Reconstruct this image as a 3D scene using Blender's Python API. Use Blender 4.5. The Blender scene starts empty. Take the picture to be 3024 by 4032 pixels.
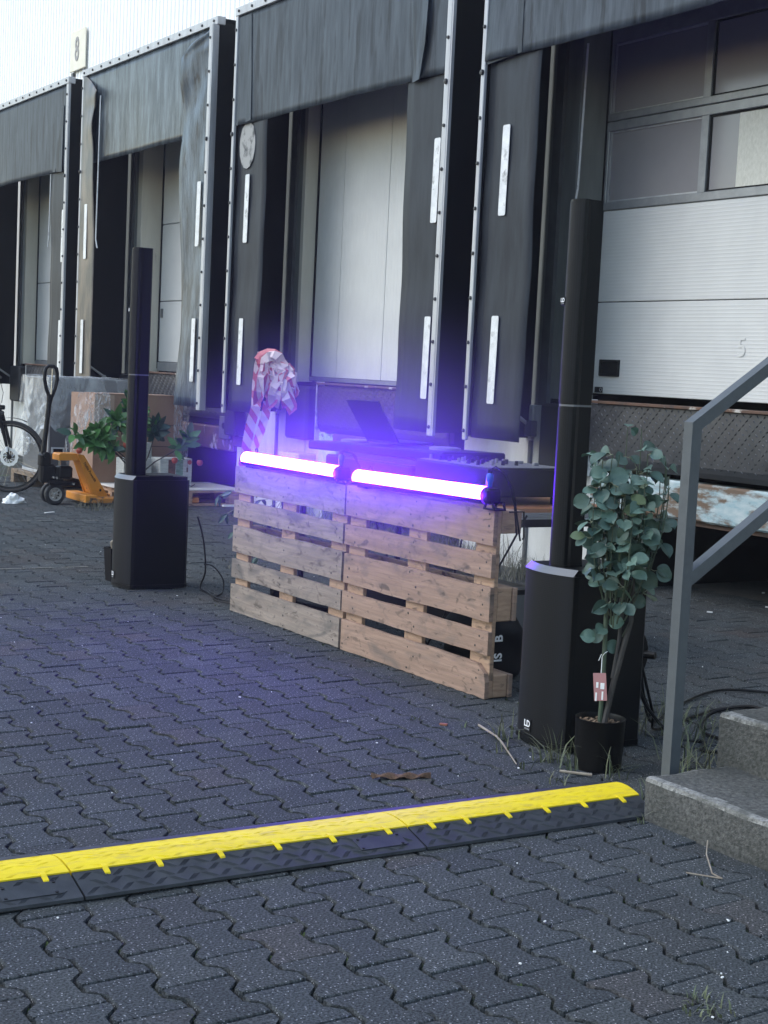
import bpy, bmesh, math, random
import numpy as np
from mathutils import Vector, Matrix, Euler
rnd = random.Random(7)
sc = bpy.context.scene
COL = sc.collection

# ------------------------------------------------------------------ camera, sky, sun, exposure
CAMP = Vector((0, 0, 1.357))
RT = Vector((0.51824144, 0.85388598, 0.0480056)); UP = Vector((-0.10378331, 0.00707313, 0.99457478)); FW = Vector((-0.84891392, 0.52041204, -0.0922847))
FPX = 5990.0
cam = bpy.data.cameras.new('camera'); cob = bpy.data.objects.new('camera', cam); COL.objects.link(cob)
cam.sensor_fit = 'VERTICAL'; cam.sensor_height = 36.0; cam.sensor_width = 27.0
cam.lens = 36.0 * FPX / 4032.0
cam.clip_start = 0.1; cam.clip_end = 500
mw = Matrix((RT, UP, -FW)).transposed().to_4x4(); mw.translation = CAMP
cob.matrix_world = mw
sc.camera = cob
SUN_EL, SUN_AZ = math.radians(46), math.radians(206)     # azimuth: where the light comes from, clockwise from +Y
w = bpy.data.worlds.new('World'); sc.world = w; w.use_nodes = True
nt = w.node_tree
sky = nt.nodes.new('ShaderNodeTexSky'); sky.sky_type = 'NISHITA'; sky.sun_disc = False
sky.sun_elevation = SUN_EL; sky.sun_rotation = SUN_AZ; sky.dust_density = 1.0; sky.air_density = 1.5; sky.ozone_density = 2.0
nt.links.new(sky.outputs[0], nt.nodes['Background'].inputs[0]); nt.nodes['Background'].inputs[1].default_value = 0.15
sl = bpy.data.lights.new('sun', 'SUN'); sl.energy = 0.8; sl.angle = math.radians(50); sl.color = (1.0, 0.995, 0.985)
so = bpy.data.objects.new('sun', sl); COL.objects.link(so)
sd = Vector((math.sin(SUN_AZ) * math.cos(SUN_EL), math.cos(SUN_AZ) * math.cos(SUN_EL), math.sin(SUN_EL)))
so.rotation_euler = sd.to_track_quat('Z', 'Y').to_euler(); so.location = (0, -5, 12)
sc.view_settings.view_transform = 'Standard'; sc.view_settings.look = 'None'
sc.view_settings.exposure = 1.05; sc.view_settings.gamma = 1.0; sc.view_settings.use_curve_mapping = False
sc.render.engine = 'CYCLES'
sc.cycles.max_bounces = 6; sc.cycles.diffuse_bounces = 3; sc.cycles.glossy_bounces = 3; sc.cycles.transmission_bounces = 4
sc.cycles.transparent_max_bounces = 8; sc.cycles.volume_bounces = 0
sc.cycles.sample_clamp_indirect = 6.0
HAZE = 0.0012
FLARE_GLOW = 0.145
LAMP_COL = (0.115, 0.016, 1.0); LAMP_STR = 118.0

# ------------------------------------------------------------------ materials
MATS = {}
def M(name, c, rough=0.6, metal=0.0, c2=None, scale=8.0, stretch=(1, 1, 1), contrast=(0.35, 0.65), bump=0.0, bscale=60.0,
      spot=None, vary=0.0, detail=5.0, spec=0.5, emit=None, alpha=None, c3=None, scale3=2.0, con3=(0.5, 0.7), attr=None):
    m = bpy.data.materials.new(name); m.use_nodes = True
    t = m.node_tree; N = t.nodes; L = t.links; b = N['Principled BSDF']
    b.inputs['Roughness'].default_value = rough; b.inputs['Metallic'].default_value = metal
    b.inputs['Specular IOR Level'].default_value = spec
    rgb = lambda k: (k[0], k[1], k[2], 1)
    tc = N.new('ShaderNodeTexCoord'); mp = N.new('ShaderNodeMapping'); mp.inputs['Scale'].default_value = stretch
    L.new(tc.outputs['Object'], mp.inputs['Vector'])
    vec = mp.outputs['Vector']
    oi = None
    if vary:
        oi = N.new('ShaderNodeObjectInfo')
        add = N.new('ShaderNodeVectorMath'); add.operation = 'ADD'
        mul = N.new('ShaderNodeVectorMath'); mul.operation = 'SCALE'; mul.inputs['Scale'].default_value = 37.0
        cmb = N.new('ShaderNodeCombineXYZ'); [L.new(oi.outputs['Random'], cmb.inputs[k]) for k in range(3)]
        L.new(cmb.outputs[0], mul.inputs[0]); L.new(vec, add.inputs[0]); L.new(mul.outputs[0], add.inputs[1]); vec = add.outputs[0]
    col = None
    def ramp(src, a, bb, ca, cb):
        r = N.new('ShaderNodeValToRGB'); r.color_ramp.elements[0].position = a; r.color_ramp.elements[1].position = bb
        r.color_ramp.elements[0].color = rgb(ca) if len(ca) == 3 else ca; r.color_ramp.elements[1].color = rgb(cb) if len(cb) == 3 else cb
        L.new(src, r.inputs[0]); return r.outputs[0]
    def noise(s, d=detail, v=None):
        n = N.new('ShaderNodeTexNoise'); n.inputs['Scale'].default_value = s; n.inputs['Detail'].default_value = d
        n.inputs['Roughness'].default_value = 0.62; L.new(v or vec, n.inputs['Vector']); return n.outputs[0]
    def mix(f, a, bb, mode='MIX'):
        x = N.new('ShaderNodeMix'); x.data_type = 'RGBA'; x.blend_type = mode
        if isinstance(f, float): x.inputs[0].default_value = f
        else: L.new(f, x.inputs[0])
        for k, s in ((6, a), (7, bb)):
            if isinstance(s, tuple): x.inputs[k].default_value = rgb(s)
            else: L.new(s, x.inputs[k])
        return x.outputs[2]
    col = c
    if c2 is not None: col = ramp(noise(scale), contrast[0], contrast[1], c, c2)
    if c3 is not None:
        f = ramp(noise(scale3), con3[0], con3[1], (0, 0, 0), (1, 1, 1)); col = mix(f, col, c3)
    if spot:    # (scale, threshold, colour)
        v = N.new('ShaderNodeTexVoronoi'); v.inputs['Scale'].default_value = spot[0]; L.new(tc.outputs['Object'], v.inputs['Vector'])
        f = ramp(v.outputs['Distance'], spot[1], spot[1] * 1.35, (1, 1, 1), (0, 0, 0))
        # only some of the cells
        sp = N.new('ShaderNodeSeparateColor'); L.new(v.outputs['Color'], sp.inputs[0])
        g = N.new('ShaderNodeMath'); g.operation = 'GREATER_THAN'; g.inputs[1].default_value = 0.55; L.new(sp.outputs[0], g.inputs[0])
        mm = N.new('ShaderNodeMath'); mm.operation = 'MULTIPLY'; L.new(f, mm.inputs[0]); L.new(g.outputs[0], mm.inputs[1])
        col = mix(mm.outputs[0], col, spot[2])
    if vary:
        hs = N.new('ShaderNodeHueSaturation')
        mr = N.new('ShaderNodeMapRange'); mr.inputs[3].default_value = 1 - vary; mr.inputs[4].default_value = 1 + vary
        L.new(oi.outputs['Random'], mr.inputs[0]); L.new(mr.outputs[0], hs.inputs['Value'])
        if isinstance(col, tuple): hs.inputs['Color'].default_value = rgb(col)
        else: L.new(col, hs.inputs['Color'])
        col = hs.outputs[0]
    if attr:
        a = N.new('ShaderNodeAttribute'); a.attribute_name = attr
        col = mix(1.0, col, a.outputs['Color'], 'MULTIPLY')
    if isinstance(col, tuple): b.inputs['Base Color'].default_value = rgb(col)
    else: L.new(col, b.inputs['Base Color'])
    if bump:
        bp = N.new('ShaderNodeBump'); bp.inputs['Strength'].default_value = bump; bp.inputs['Distance'].default_value = 0.01
        L.new(noise(bscale, 4.0), bp.inputs['Height']); L.new(bp.outputs[0], b.inputs['Normal'])
    if emit:
        b.inputs['Emission Color'].default_value = rgb(emit[0]); b.inputs['Emission Strength'].default_value = emit[1]
    if alpha is not None: b.inputs['Alpha'].default_value = alpha
    MATS[name] = m
    return m

M('joint_soil', (0.018, 0.017, 0.014), 0.95, c2=(0.035, 0.033, 0.024), scale=9, c3=(0.03, 0.042, 0.014), scale3=2.2, con3=(0.5, 0.62), bump=0.6, bscale=90)
M('paver', (0.020, 0.0225, 0.0235), 0.85, c2=(0.113, 0.123, 0.126), scale=150, contrast=(0.36, 0.72), c3=(0.06, 0.052, 0.05), scale3=1.1, con3=(0.55, 0.8), bump=0.7, bscale=220,
  spot=(105, 0.17, (0.34, 0.34, 0.35)), attr='tint', spec=0.15, detail=3.0)
M('sand', (0.06, 0.055, 0.05), 0.95, c2=(0.10, 0.09, 0.08), scale=40, bump=0.5, bscale=120)
M('cladding', (0.90, 0.90, 0.89), 0.45, c2=(0.86, 0.86, 0.85), scale=1.2)
M('plinth', (0.62, 0.62, 0.6), 0.8, c2=(0.48, 0.47, 0.44), scale=5, stretch=(1, 1, 0.25), c3=(0.28, 0.26, 0.22), scale3=2.4, con3=(0.6, 0.8))
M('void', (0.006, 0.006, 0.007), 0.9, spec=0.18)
M('curtain', (0.022, 0.029, 0.038), 0.5, c2=(0.075, 0.092, 0.110), scale=4.0, stretch=(3.6, 1, 0.45), contrast=(0.30, 0.74), c3=(0.018, 0.022, 0.028), scale3=2.6, con3=(0.56, 0.66), bump=0.12, bscale=14, spec=0.22)
M('curtain_old', (0.024, 0.032, 0.042), 0.32, c2=(0.115, 0.140, 0.160), scale=5.0, stretch=(2.8, 1, 0.45), contrast=(0.38, 0.68), c3=(0.016, 0.020, 0.026), scale3=3.0, con3=(0.56, 0.64), bump=0.35, bscale=16, spec=0.3)
M('side_curtain', (0.015, 0.018, 0.024), 0.5, c2=(0.028, 0.034, 0.042), scale=4.0, stretch=(3, 1, 0.5), bump=0.1, bscale=12, spec=0.22)
M('fold_curtain', (0.028, 0.042, 0.058), 0.36, c2=(0.12, 0.16, 0.20), scale=4.0, stretch=(2.6, 1, 0.6), contrast=(0.38, 0.68), c3=(0.02, 0.026, 0.034), scale3=5.0, con3=(0.58, 0.66), bump=0.5, bscale=18, spec=0.35)  # bluer copy of the old curtain, reflected sky put into its colour
M('brown_curtain', (0.05, 0.05, 0.05), 0.42, c2=(0.16, 0.13, 0.105), scale=3.0, stretch=(2, 1, 0.7), contrast=(0.4, 0.65), bump=0.4, bscale=12)
M('shelter_black', (0.004, 0.0045, 0.0055), 0.6, spec=0.18)
M('alu', (0.47, 0.48, 0.49), 0.45, c2=(0.36, 0.36, 0.37), scale=14, stretch=(1, 1, 0.2), metal=0.25)
M('bolt', (0.03, 0.03, 0.032), 0.5)
M('reflector', (0.70, 0.71, 0.71), 0.4, c2=(0.56, 0.57, 0.57), scale=16, c3=(0.25, 0.25, 0.25), scale3=14, con3=(0.58, 0.72))
M('scuff', (0.30, 0.30, 0.29), 0.7, c2=(0.05, 0.052, 0.055), scale=9, contrast=(0.5, 0.66))
M('steel_frame', (0.12, 0.125, 0.13), 0.5, c2=(0.09, 0.09, 0.09), scale=6, metal=0.2)
M('jamb', (0.66, 0.62, 0.52), 0.6, c2=(0.55, 0.51, 0.43), scale=4, stretch=(1, 1, 0.2), c3=(0.22, 0.18, 0.13), scale3=5, con3=(0.66, 0.74))
M('jamb_grey', (0.22, 0.23, 0.215), 0.6, c2=(0.14, 0.147, 0.14), scale=4, stretch=(1, 1, 0.2))
M('door_white', (0.60, 0.60, 0.585), 0.5, c2=(0.55, 0.55, 0.54), scale=3, bump=0.03, bscale=200)
M('door_frame', (0.30, 0.31, 0.32), 0.42, metal=0.35, c2=(0.24, 0.25, 0.26), scale=12)
M('faint_ink', (0.585, 0.585, 0.57), 0.5)
M('seal', (0.012, 0.012, 0.013), 0.7, spec=0.18)
M('pane', (0.23, 0.22, 0.23), 0.15, c2=(0.25, 0.24, 0.245), scale=3, spec=0.5)
M('pane_glare', (0.66, 0.65, 0.58), 0.7, c2=(0.55, 0.54, 0.47), scale=34, stretch=(2, 1, 1))
M('black_plastic', (0.014, 0.014, 0.015), 0.45, spec=0.18)
M('tread_steel', (0.05, 0.053, 0.06), 0.42, metal=0.35, c2=(0.075, 0.076, 0.082), scale=5, c3=(0.035, 0.034, 0.04), scale3=2.0)
M('tread_rust', (0.045, 0.036, 0.035), 0.55, metal=0.2, c2=(0.075, 0.05, 0.042), scale=6)
M('peel_paint', (0.24, 0.36, 0.39), 0.7, c2=(0.46, 0.51, 0.50), scale=7, stretch=(1, 1, 3), c3=(0.13, 0.085, 0.055), scale3=3.2, con3=(0.47, 0.56), detail=9)
M('peel_blue', (0.20, 0.42, 0.60), 0.6, c2=(0.50, 0.62, 0.66), scale=9, c3=(0.10, 0.09, 0.10), scale3=7, con3=(0.58, 0.64), detail=8)
M('rust_beam', (0.055, 0.035, 0.028), 0.75, c2=(0.12, 0.06, 0.035), scale=9, c3=(0.48, 0.45, 0.40), scale3=5.0, con3=(0.60, 0.66), stretch=(1, 1, 0.6), detail=8)
M('white_streak', (0.55, 0.54, 0.52), 0.7, c2=(0.16, 0.13, 0.12), scale=7, stretch=(4, 1, 0.5), contrast=(0.42, 0.62))
M('sign_plate', (0.72, 0.68, 0.55), 0.6, c2=(0.78, 0.74, 0.62), scale=7)
M('sign_ink', (0.30, 0.29, 0.28), 0.7)
M('spk_plastic', (0.005, 0.0055, 0.0065), 0.42, spec=0.18, bump=0.04, bscale=400)
M('spk_grey', (0.11, 0.115, 0.125), 0.38)
M('white_print', (0.82, 0.82, 0.82), 0.5)
M('grey_print', (0.35, 0.35, 0.36), 0.5)
M('concrete', (0.026, 0.027, 0.025), 0.92, c2=(0.15, 0.147, 0.135), scale=70, contrast=(0.30, 0.76), c3=(0.03, 0.033, 0.027), scale3=3.0, con3=(0.42, 0.72), bump=1.0, bscale=90, detail=6)
M('concrete_edge', (0.10, 0.10, 0.092), 0.92, c2=(0.36, 0.355, 0.33), scale=75, contrast=(0.32, 0.70), c3=(0.09, 0.09, 0.08), scale3=9, con3=(0.48, 0.66), bump=1.0, bscale=90, detail=6)
M('rail_paint', (0.075, 0.085, 0.093), 0.48, c2=(0.064, 0.072, 0.08), scale=30, bump=0.06, bscale=150)
M('yellow_pvc', (0.78, 0.60, 0.012), 0.6, c2=(0.70, 0.52, 0.014), scale=10, c3=(0.50, 0.37, 0.05), scale3=16.0, con3=(0.52, 0.74), stretch=(3, 1, 1), spec=0.2)
M('black_pvc', (0.020, 0.023, 0.028), 0.55, c2=(0.034, 0.038, 0.044), scale=22, spec=0.3)
M('pot', (0.005, 0.005, 0.0055), 0.38, spec=0.18)
M('chips', (0.22, 0.15, 0.09), 0.85, c2=(0.09, 0.06, 0.04), scale=70)
M('bark_green', (0.055, 0.085, 0.05), 0.6, c2=(0.035, 0.045, 0.03), scale=20, stretch=(1, 1, 0.3))
M('bark_dark', (0.045, 0.04, 0.036), 0.7, c2=(0.025, 0.022, 0.02), scale=30, stretch=(1, 1, 0.3))
M('euca', (0.050, 0.096, 0.074), 0.55, c2=(0.082, 0.138, 0.112), scale=25, vary=0.3)
M('euca_green', (0.075, 0.11, 0.05), 0.55, c2=(0.09, 0.13, 0.07), scale=25, vary=0.25)
M('euca_stem', (0.20, 0.21, 0.14), 0.6)
M('fruit_leaf', (0.055, 0.15, 0.035), 0.4, c2=(0.075, 0.19, 0.05), scale=20, vary=0.45)
M('fruit_leaf_dark', (0.03, 0.065, 0.05), 0.4, c2=(0.04, 0.08, 0.06), scale=20, vary=0.3)
M('fruit', (0.32, 0.035, 0.025), 0.4, c2=(0.38, 0.07, 0.03), scale=14)
M('grass', (0.07, 0.10, 0.045), 0.6, c2=(0.12, 0.12, 0.07), scale=6)
M('dry_grass', (0.14, 0.13, 0.10), 0.7, c2=(0.08, 0.085, 0.06), scale=6)
M('moss', (0.035, 0.06, 0.015), 0.95, c2=(0.06, 0.08, 0.025), scale=60)
M('twig', (0.30, 0.26, 0.20), 0.8, c2=(0.2, 0.16, 0.12), scale=30)
M('bark_chip', (0.13, 0.07, 0.04), 0.8, c2=(0.07, 0.035, 0.02), scale=40, stretch=(1, 4, 1))
M('litter_white', (0.75, 0.75, 0.73), 0.7)
M('leaf_red', (0.28, 0.10, 0.06), 0.7)
M('cable', (0.010, 0.010, 0.011), 0.45, spec=0.18)
M('price_tag', (0.42, 0.20, 0.20), 0.6)
M('jack_orange', (0.62, 0.24, 0.022), 0.45, c2=(0.55, 0.20, 0.02), scale=9, c3=(0.03, 0.022, 0.02), scale3=10, con3=(0.68, 0.72))
M('jack_worn', (0.50, 0.19, 0.03), 0.6, c2=(0.05, 0.03, 0.025), scale=12, contrast=(0.5, 0.56))
M('jack_black', (0.012, 0.012, 0.013), 0.35, spec=0.18)
M('rubber', (0.016, 0.016, 0.017), 0.7)
M('rim_grey', (0.34, 0.33, 0.31), 0.45, metal=0.3)
M('chrome', (0.7, 0.7, 0.7), 0.2, metal=0.9)
M('tyre_wall', (0.085, 0.06, 0.045), 0.7)
M('disc_steel', (0.80, 0.80, 0.80), 0.3, metal=0.3)
M('case_grey', (0.115, 0.122, 0.132), 0.5, c2=(0.10, 0.106, 0.115), scale=3, spot=(9, 0.06, (0.3, 0.31, 0.33)))
M('cardboard', (0.30, 0.19, 0.135), 0.8, c2=(0.27, 0.165, 0.115), scale=5)
M('cardboard_light', (0.42, 0.30, 0.23), 0.8, c2=(0.38, 0.27, 0.2), scale=5)
M('card_ink', (0.10, 0.06, 0.05), 0.8)
M('print_red', (0.55, 0.03, 0.05), 0.6); M('print_green', (0.10, 0.18, 0.145), 0.6, c2=(0.22, 0.32, 0.28), scale=16, stretch=(1, 1, 4)); M('print_dark', (0.05, 0.03, 0.03), 0.6, c2=(0.20, 0.10, 0.07), scale=25)
M('print_pale', (0.5, 0.52, 0.5), 0.6, c2=(0.34, 0.36, 0.36), scale=14, stretch=(1, 1, 5))
M('white_board', (0.66, 0.64, 0.60), 0.55, c2=(0.58, 0.55, 0.5), scale=4)
M('table_wood', (0.30, 0.13, 0.06), 0.42, c2=(0.26, 0.11, 0.05), scale=6, stretch=(0.3, 4, 1))
M('table_edge', (0.30, 0.30, 0.31), 0.4, metal=0.4)
M('gear_black', (0.004, 0.004, 0.0045), 0.4, spec=0.18)
M('gear_grey', (0.15, 0.15, 0.16), 0.4)
M('blue_plug', (0.02, 0.10, 0.45), 0.4)
M('bag_black', (0.008, 0.008, 0.010), 0.75, spec=0.18, bump=0.3, bscale=12)
M('tape_white', (0.75, 0.74, 0.73), 0.45); M('tape_red', (0.60, 0.045, 0.05), 0.45)
M('lamp_tube', (0.02, 0.02, 0.02), 0.5, emit=(LAMP_COL, LAMP_STR))
M('nail_mat', (0.035, 0.028, 0.026), 0.6)

def wood_mat(name, a, b, c, grey):
    m = bpy.data.materials.new(name); m.use_nodes = True; t = m.node_tree; N = t.nodes; L = t.links; bs = N['Principled BSDF']
    bs.inputs['Roughness'].default_value = 0.75; bs.inputs['Specular IOR Level'].default_value = 0.3
    tc = N.new('ShaderNodeTexCoord'); oi = N.new('ShaderNodeObjectInfo')
    cmb = N.new('ShaderNodeCombineXYZ'); [L.new(oi.outputs['Random'], cmb.inputs[k]) for k in range(3)]
    ml = N.new('ShaderNodeVectorMath'); ml.operation = 'SCALE'; ml.inputs['Scale'].default_value = 53.0; L.new(cmb.outputs[0], ml.inputs[0])
    ad = N.new('ShaderNodeVectorMath'); ad.operation = 'ADD'; L.new(tc.outputs['Object'], ad.inputs[0]); L.new(ml.outputs[0], ad.inputs[1])
    def mapped(s):
        mp = N.new('ShaderNodeMapping'); mp.inputs['Scale'].default_value = s; L.new(ad.outputs[0], mp.inputs[0]); return mp.outputs[0]
    def noise(v, s, d=6, dist=0.0):
        n = N.new('ShaderNodeTexNoise'); n.inputs['Scale'].default_value = s; n.inputs['Detail'].default_value = d; n.inputs['Distortion'].default_value = dist; L.new(v, n.inputs['Vector']); return n.outputs[0]
    def ramp(f, p, q, ca, cb):
        r = N.new('ShaderNodeValToRGB'); r.color_ramp.elements[0].position = p; r.color_ramp.elements[1].position = q
        r.color_ramp.elements[0].color = (*ca, 1); r.color_ramp.elements[1].color = (*cb, 1); L.new(f, r.inputs[0]); return r.outputs[0]
    def mix(f, x, y):
        k = N.new('ShaderNodeMix'); k.data_type = 'RGBA'; L.new(f, k.inputs[0]); L.new(x, k.inputs[6])
        if isinstance(y, tuple): k.inputs[7].default_value = (*y, 1)
        else: L.new(y, k.inputs[7])
        return k.outputs[2]
    wv = N.new('ShaderNodeTexWave'); wv.wave_type = 'BANDS'; wv.bands_direction = 'Z'; wv.inputs['Scale'].default_value = 9; wv.inputs['Distortion'].default_value = 7; wv.inputs['Detail'].default_value = 3
    wv.inputs['Detail Scale'].default_value = 0.9; L.new(mapped((0.55, 1, 1.6)), wv.inputs['Vector'])
    base = ramp(noise(mapped((1.2, 6, 16)), 2.2, 7, 0.6), 0.3, 0.7, a, b)
    base = mix(ramp(wv.outputs['Fac'], 0.55, 0.98, (0, 0, 0), (0.28, 0.28, 0.28)), base, c)
    base = mix(ramp(noise(mapped((2, 8, 30)), 2.5), 0.45, 0.75, (0, 0, 0), (0.6, 0.6, 0.6)), base, c)
    base = mix(ramp(noise(mapped((1, 1, 2)), 4.0, 8, 1.5), 0.5, 0.72, (0, 0, 0), (grey, grey, grey)), base, (0.10, 0.093, 0.088))
    base = mix(ramp(noise(mapped((1.5, 1, 3)), 9.0, 8, 1.0), 0.57, 0.70, (0, 0, 0), (0.75, 0.75, 0.75)), base, (0.075, 0.058, 0.048))
    L.new(base, bs.inputs['Base Color'])
    bp = N.new('ShaderNodeBump'); bp.inputs['Strength'].default_value = 0.35; bp.inputs['Distance'].default_value = 0.004
    L.new(noise(mapped((3, 10, 45)), 3), bp.inputs['Height']); L.new(bp.outputs[0], bs.inputs['Normal'])
    MATS[name] = m
wood_mat('wood_grey', (0.21, 0.168, 0.14), (0.33, 0.268, 0.222), (0.19, 0.165, 0.14), 0.8)
wood_mat('wood_warm', (0.25, 0.162, 0.118), (0.38, 0.252, 0.186), (0.24, 0.165, 0.12), 0.55)
wood_mat('wood_stringer', (0.36, 0.235, 0.16), (0.45, 0.30, 0.20), (0.28, 0.17, 0.11), 0.15)
wood_mat('wood_old', (0.20, 0.15, 0.10), (0.27, 0.20, 0.14), (0.14, 0.11, 0.08), 0.5)

def stripe_mat():
    m = bpy.data.materials.new('tape_stripe'); m.use_nodes = True; t = m.node_tree; N = t.nodes; L = t.links; b = N['Principled BSDF']
    b.inputs['Roughness'].default_value = 0.4
    uv = N.new('ShaderNodeUVMap'); s = N.new('ShaderNodeSeparateXYZ'); L.new(uv.outputs[0], s.inputs[0])
    a = N.new('ShaderNodeMath'); a.operation = 'ADD'; L.new(s.outputs[0], a.inputs[0]); L.new(s.outputs[1], a.inputs[1])
    f = N.new('ShaderNodeMath'); f.operation = 'FRACT'; L.new(a.outputs[0], f.inputs[0])
    g = N.new('ShaderNodeMath'); g.operation = 'GREATER_THAN'; g.inputs[1].default_value = 0.58; L.new(f.outputs[0], g.inputs[0])
    x = N.new('ShaderNodeMix'); x.data_type = 'RGBA'; L.new(g.outputs[0], x.inputs[0]); x.inputs[6].default_value = (0.66, 0.53, 0.56, 1); x.inputs[7].default_value = (0.50, 0.12, 0.14, 1)
    L.new(x.outputs[2], b.inputs['Base Color']); MATS['tape_stripe'] = m
stripe_mat()
def film_mat(name, col, alpha, rough, scale):
    m = bpy.data.materials.new(name); m.use_nodes = True; t = m.node_tree; N = t.nodes; L = t.links; b = N['Principled BSDF']
    b.inputs['Base Color'].default_value = (*col, 1); b.inputs['Roughness'].default_value = rough
    n = N.new('ShaderNodeTexNoise'); n.inputs['Scale'].default_value = scale; n.inputs['Detail'].default_value = 6; n.inputs['Distortion'].default_value = 1.5
    tc = N.new('ShaderNodeTexCoord'); mp = N.new('ShaderNodeMapping'); mp.inputs['Scale'].default_value = (1, 1, 0.45); L.new(tc.outputs['Object'], mp.inputs[0]); L.new(mp.outputs[0], n.inputs['Vector'])
    r = N.new('ShaderNodeMapRange'); r.inputs[1].default_value = 0.42; r.inputs[2].default_value = 0.7; r.inputs[3].default_value = alpha * 0.55; r.inputs[4].default_value = min(1, alpha * 2.2)
    L.new(n.outputs[0], r.inputs[0]); L.new(r.outputs[0], b.inputs['Alpha'])
    bp = N.new('ShaderNodeBump'); bp.inputs['Strength'].default_value = 0.8; bp.inputs['Distance'].default_value = 0.03; L.new(n.outputs[0], bp.inputs['Height']); L.new(bp.outputs[0], b.inputs['Normal'])
    MATS[name] = m
film_mat('plastic_film', (0.78, 0.82, 0.84), 0.24, 0.22, 4)
film_mat('stretch_film', (0.85, 0.86, 0.87), 0.24, 0.2, 18)
def grille_mat():
    m = bpy.data.materials.new('grille'); m.use_nodes = True; t = m.node_tree; N = t.nodes; L = t.links; b = N['Principled BSDF']
    b.inputs['Roughness'].default_value = 0.5; b.inputs['Specular IOR Level'].default_value = 0.2
    tc = N.new('ShaderNodeTexCoord'); mp = N.new('ShaderNodeMapping'); mp.inputs['Scale'].default_value = (130, 20, 150); L.new(tc.outputs['Object'], mp.inputs[0])
    v = N.new('ShaderNodeTexVoronoi'); v.inputs['Scale'].default_value = 1.0; v.inputs['Randomness'].default_value = 0.0; L.new(mp.outputs[0], v.inputs['Vector'])
    r = N.new('ShaderNodeValToRGB'); r.color_ramp.elements[0].position = 0.32; r.color_ramp.elements[1].position = 0.42
    r.color_ramp.elements[0].color = (0.002, 0.002, 0.002, 1); r.color_ramp.elements[1].color = (0.008, 0.009, 0.012, 1)
    L.new(v.outputs['Distance'], r.inputs[0]); L.new(r.outputs[0], b.inputs['Base Color']); MATS['grille'] = m
grille_mat()

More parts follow.
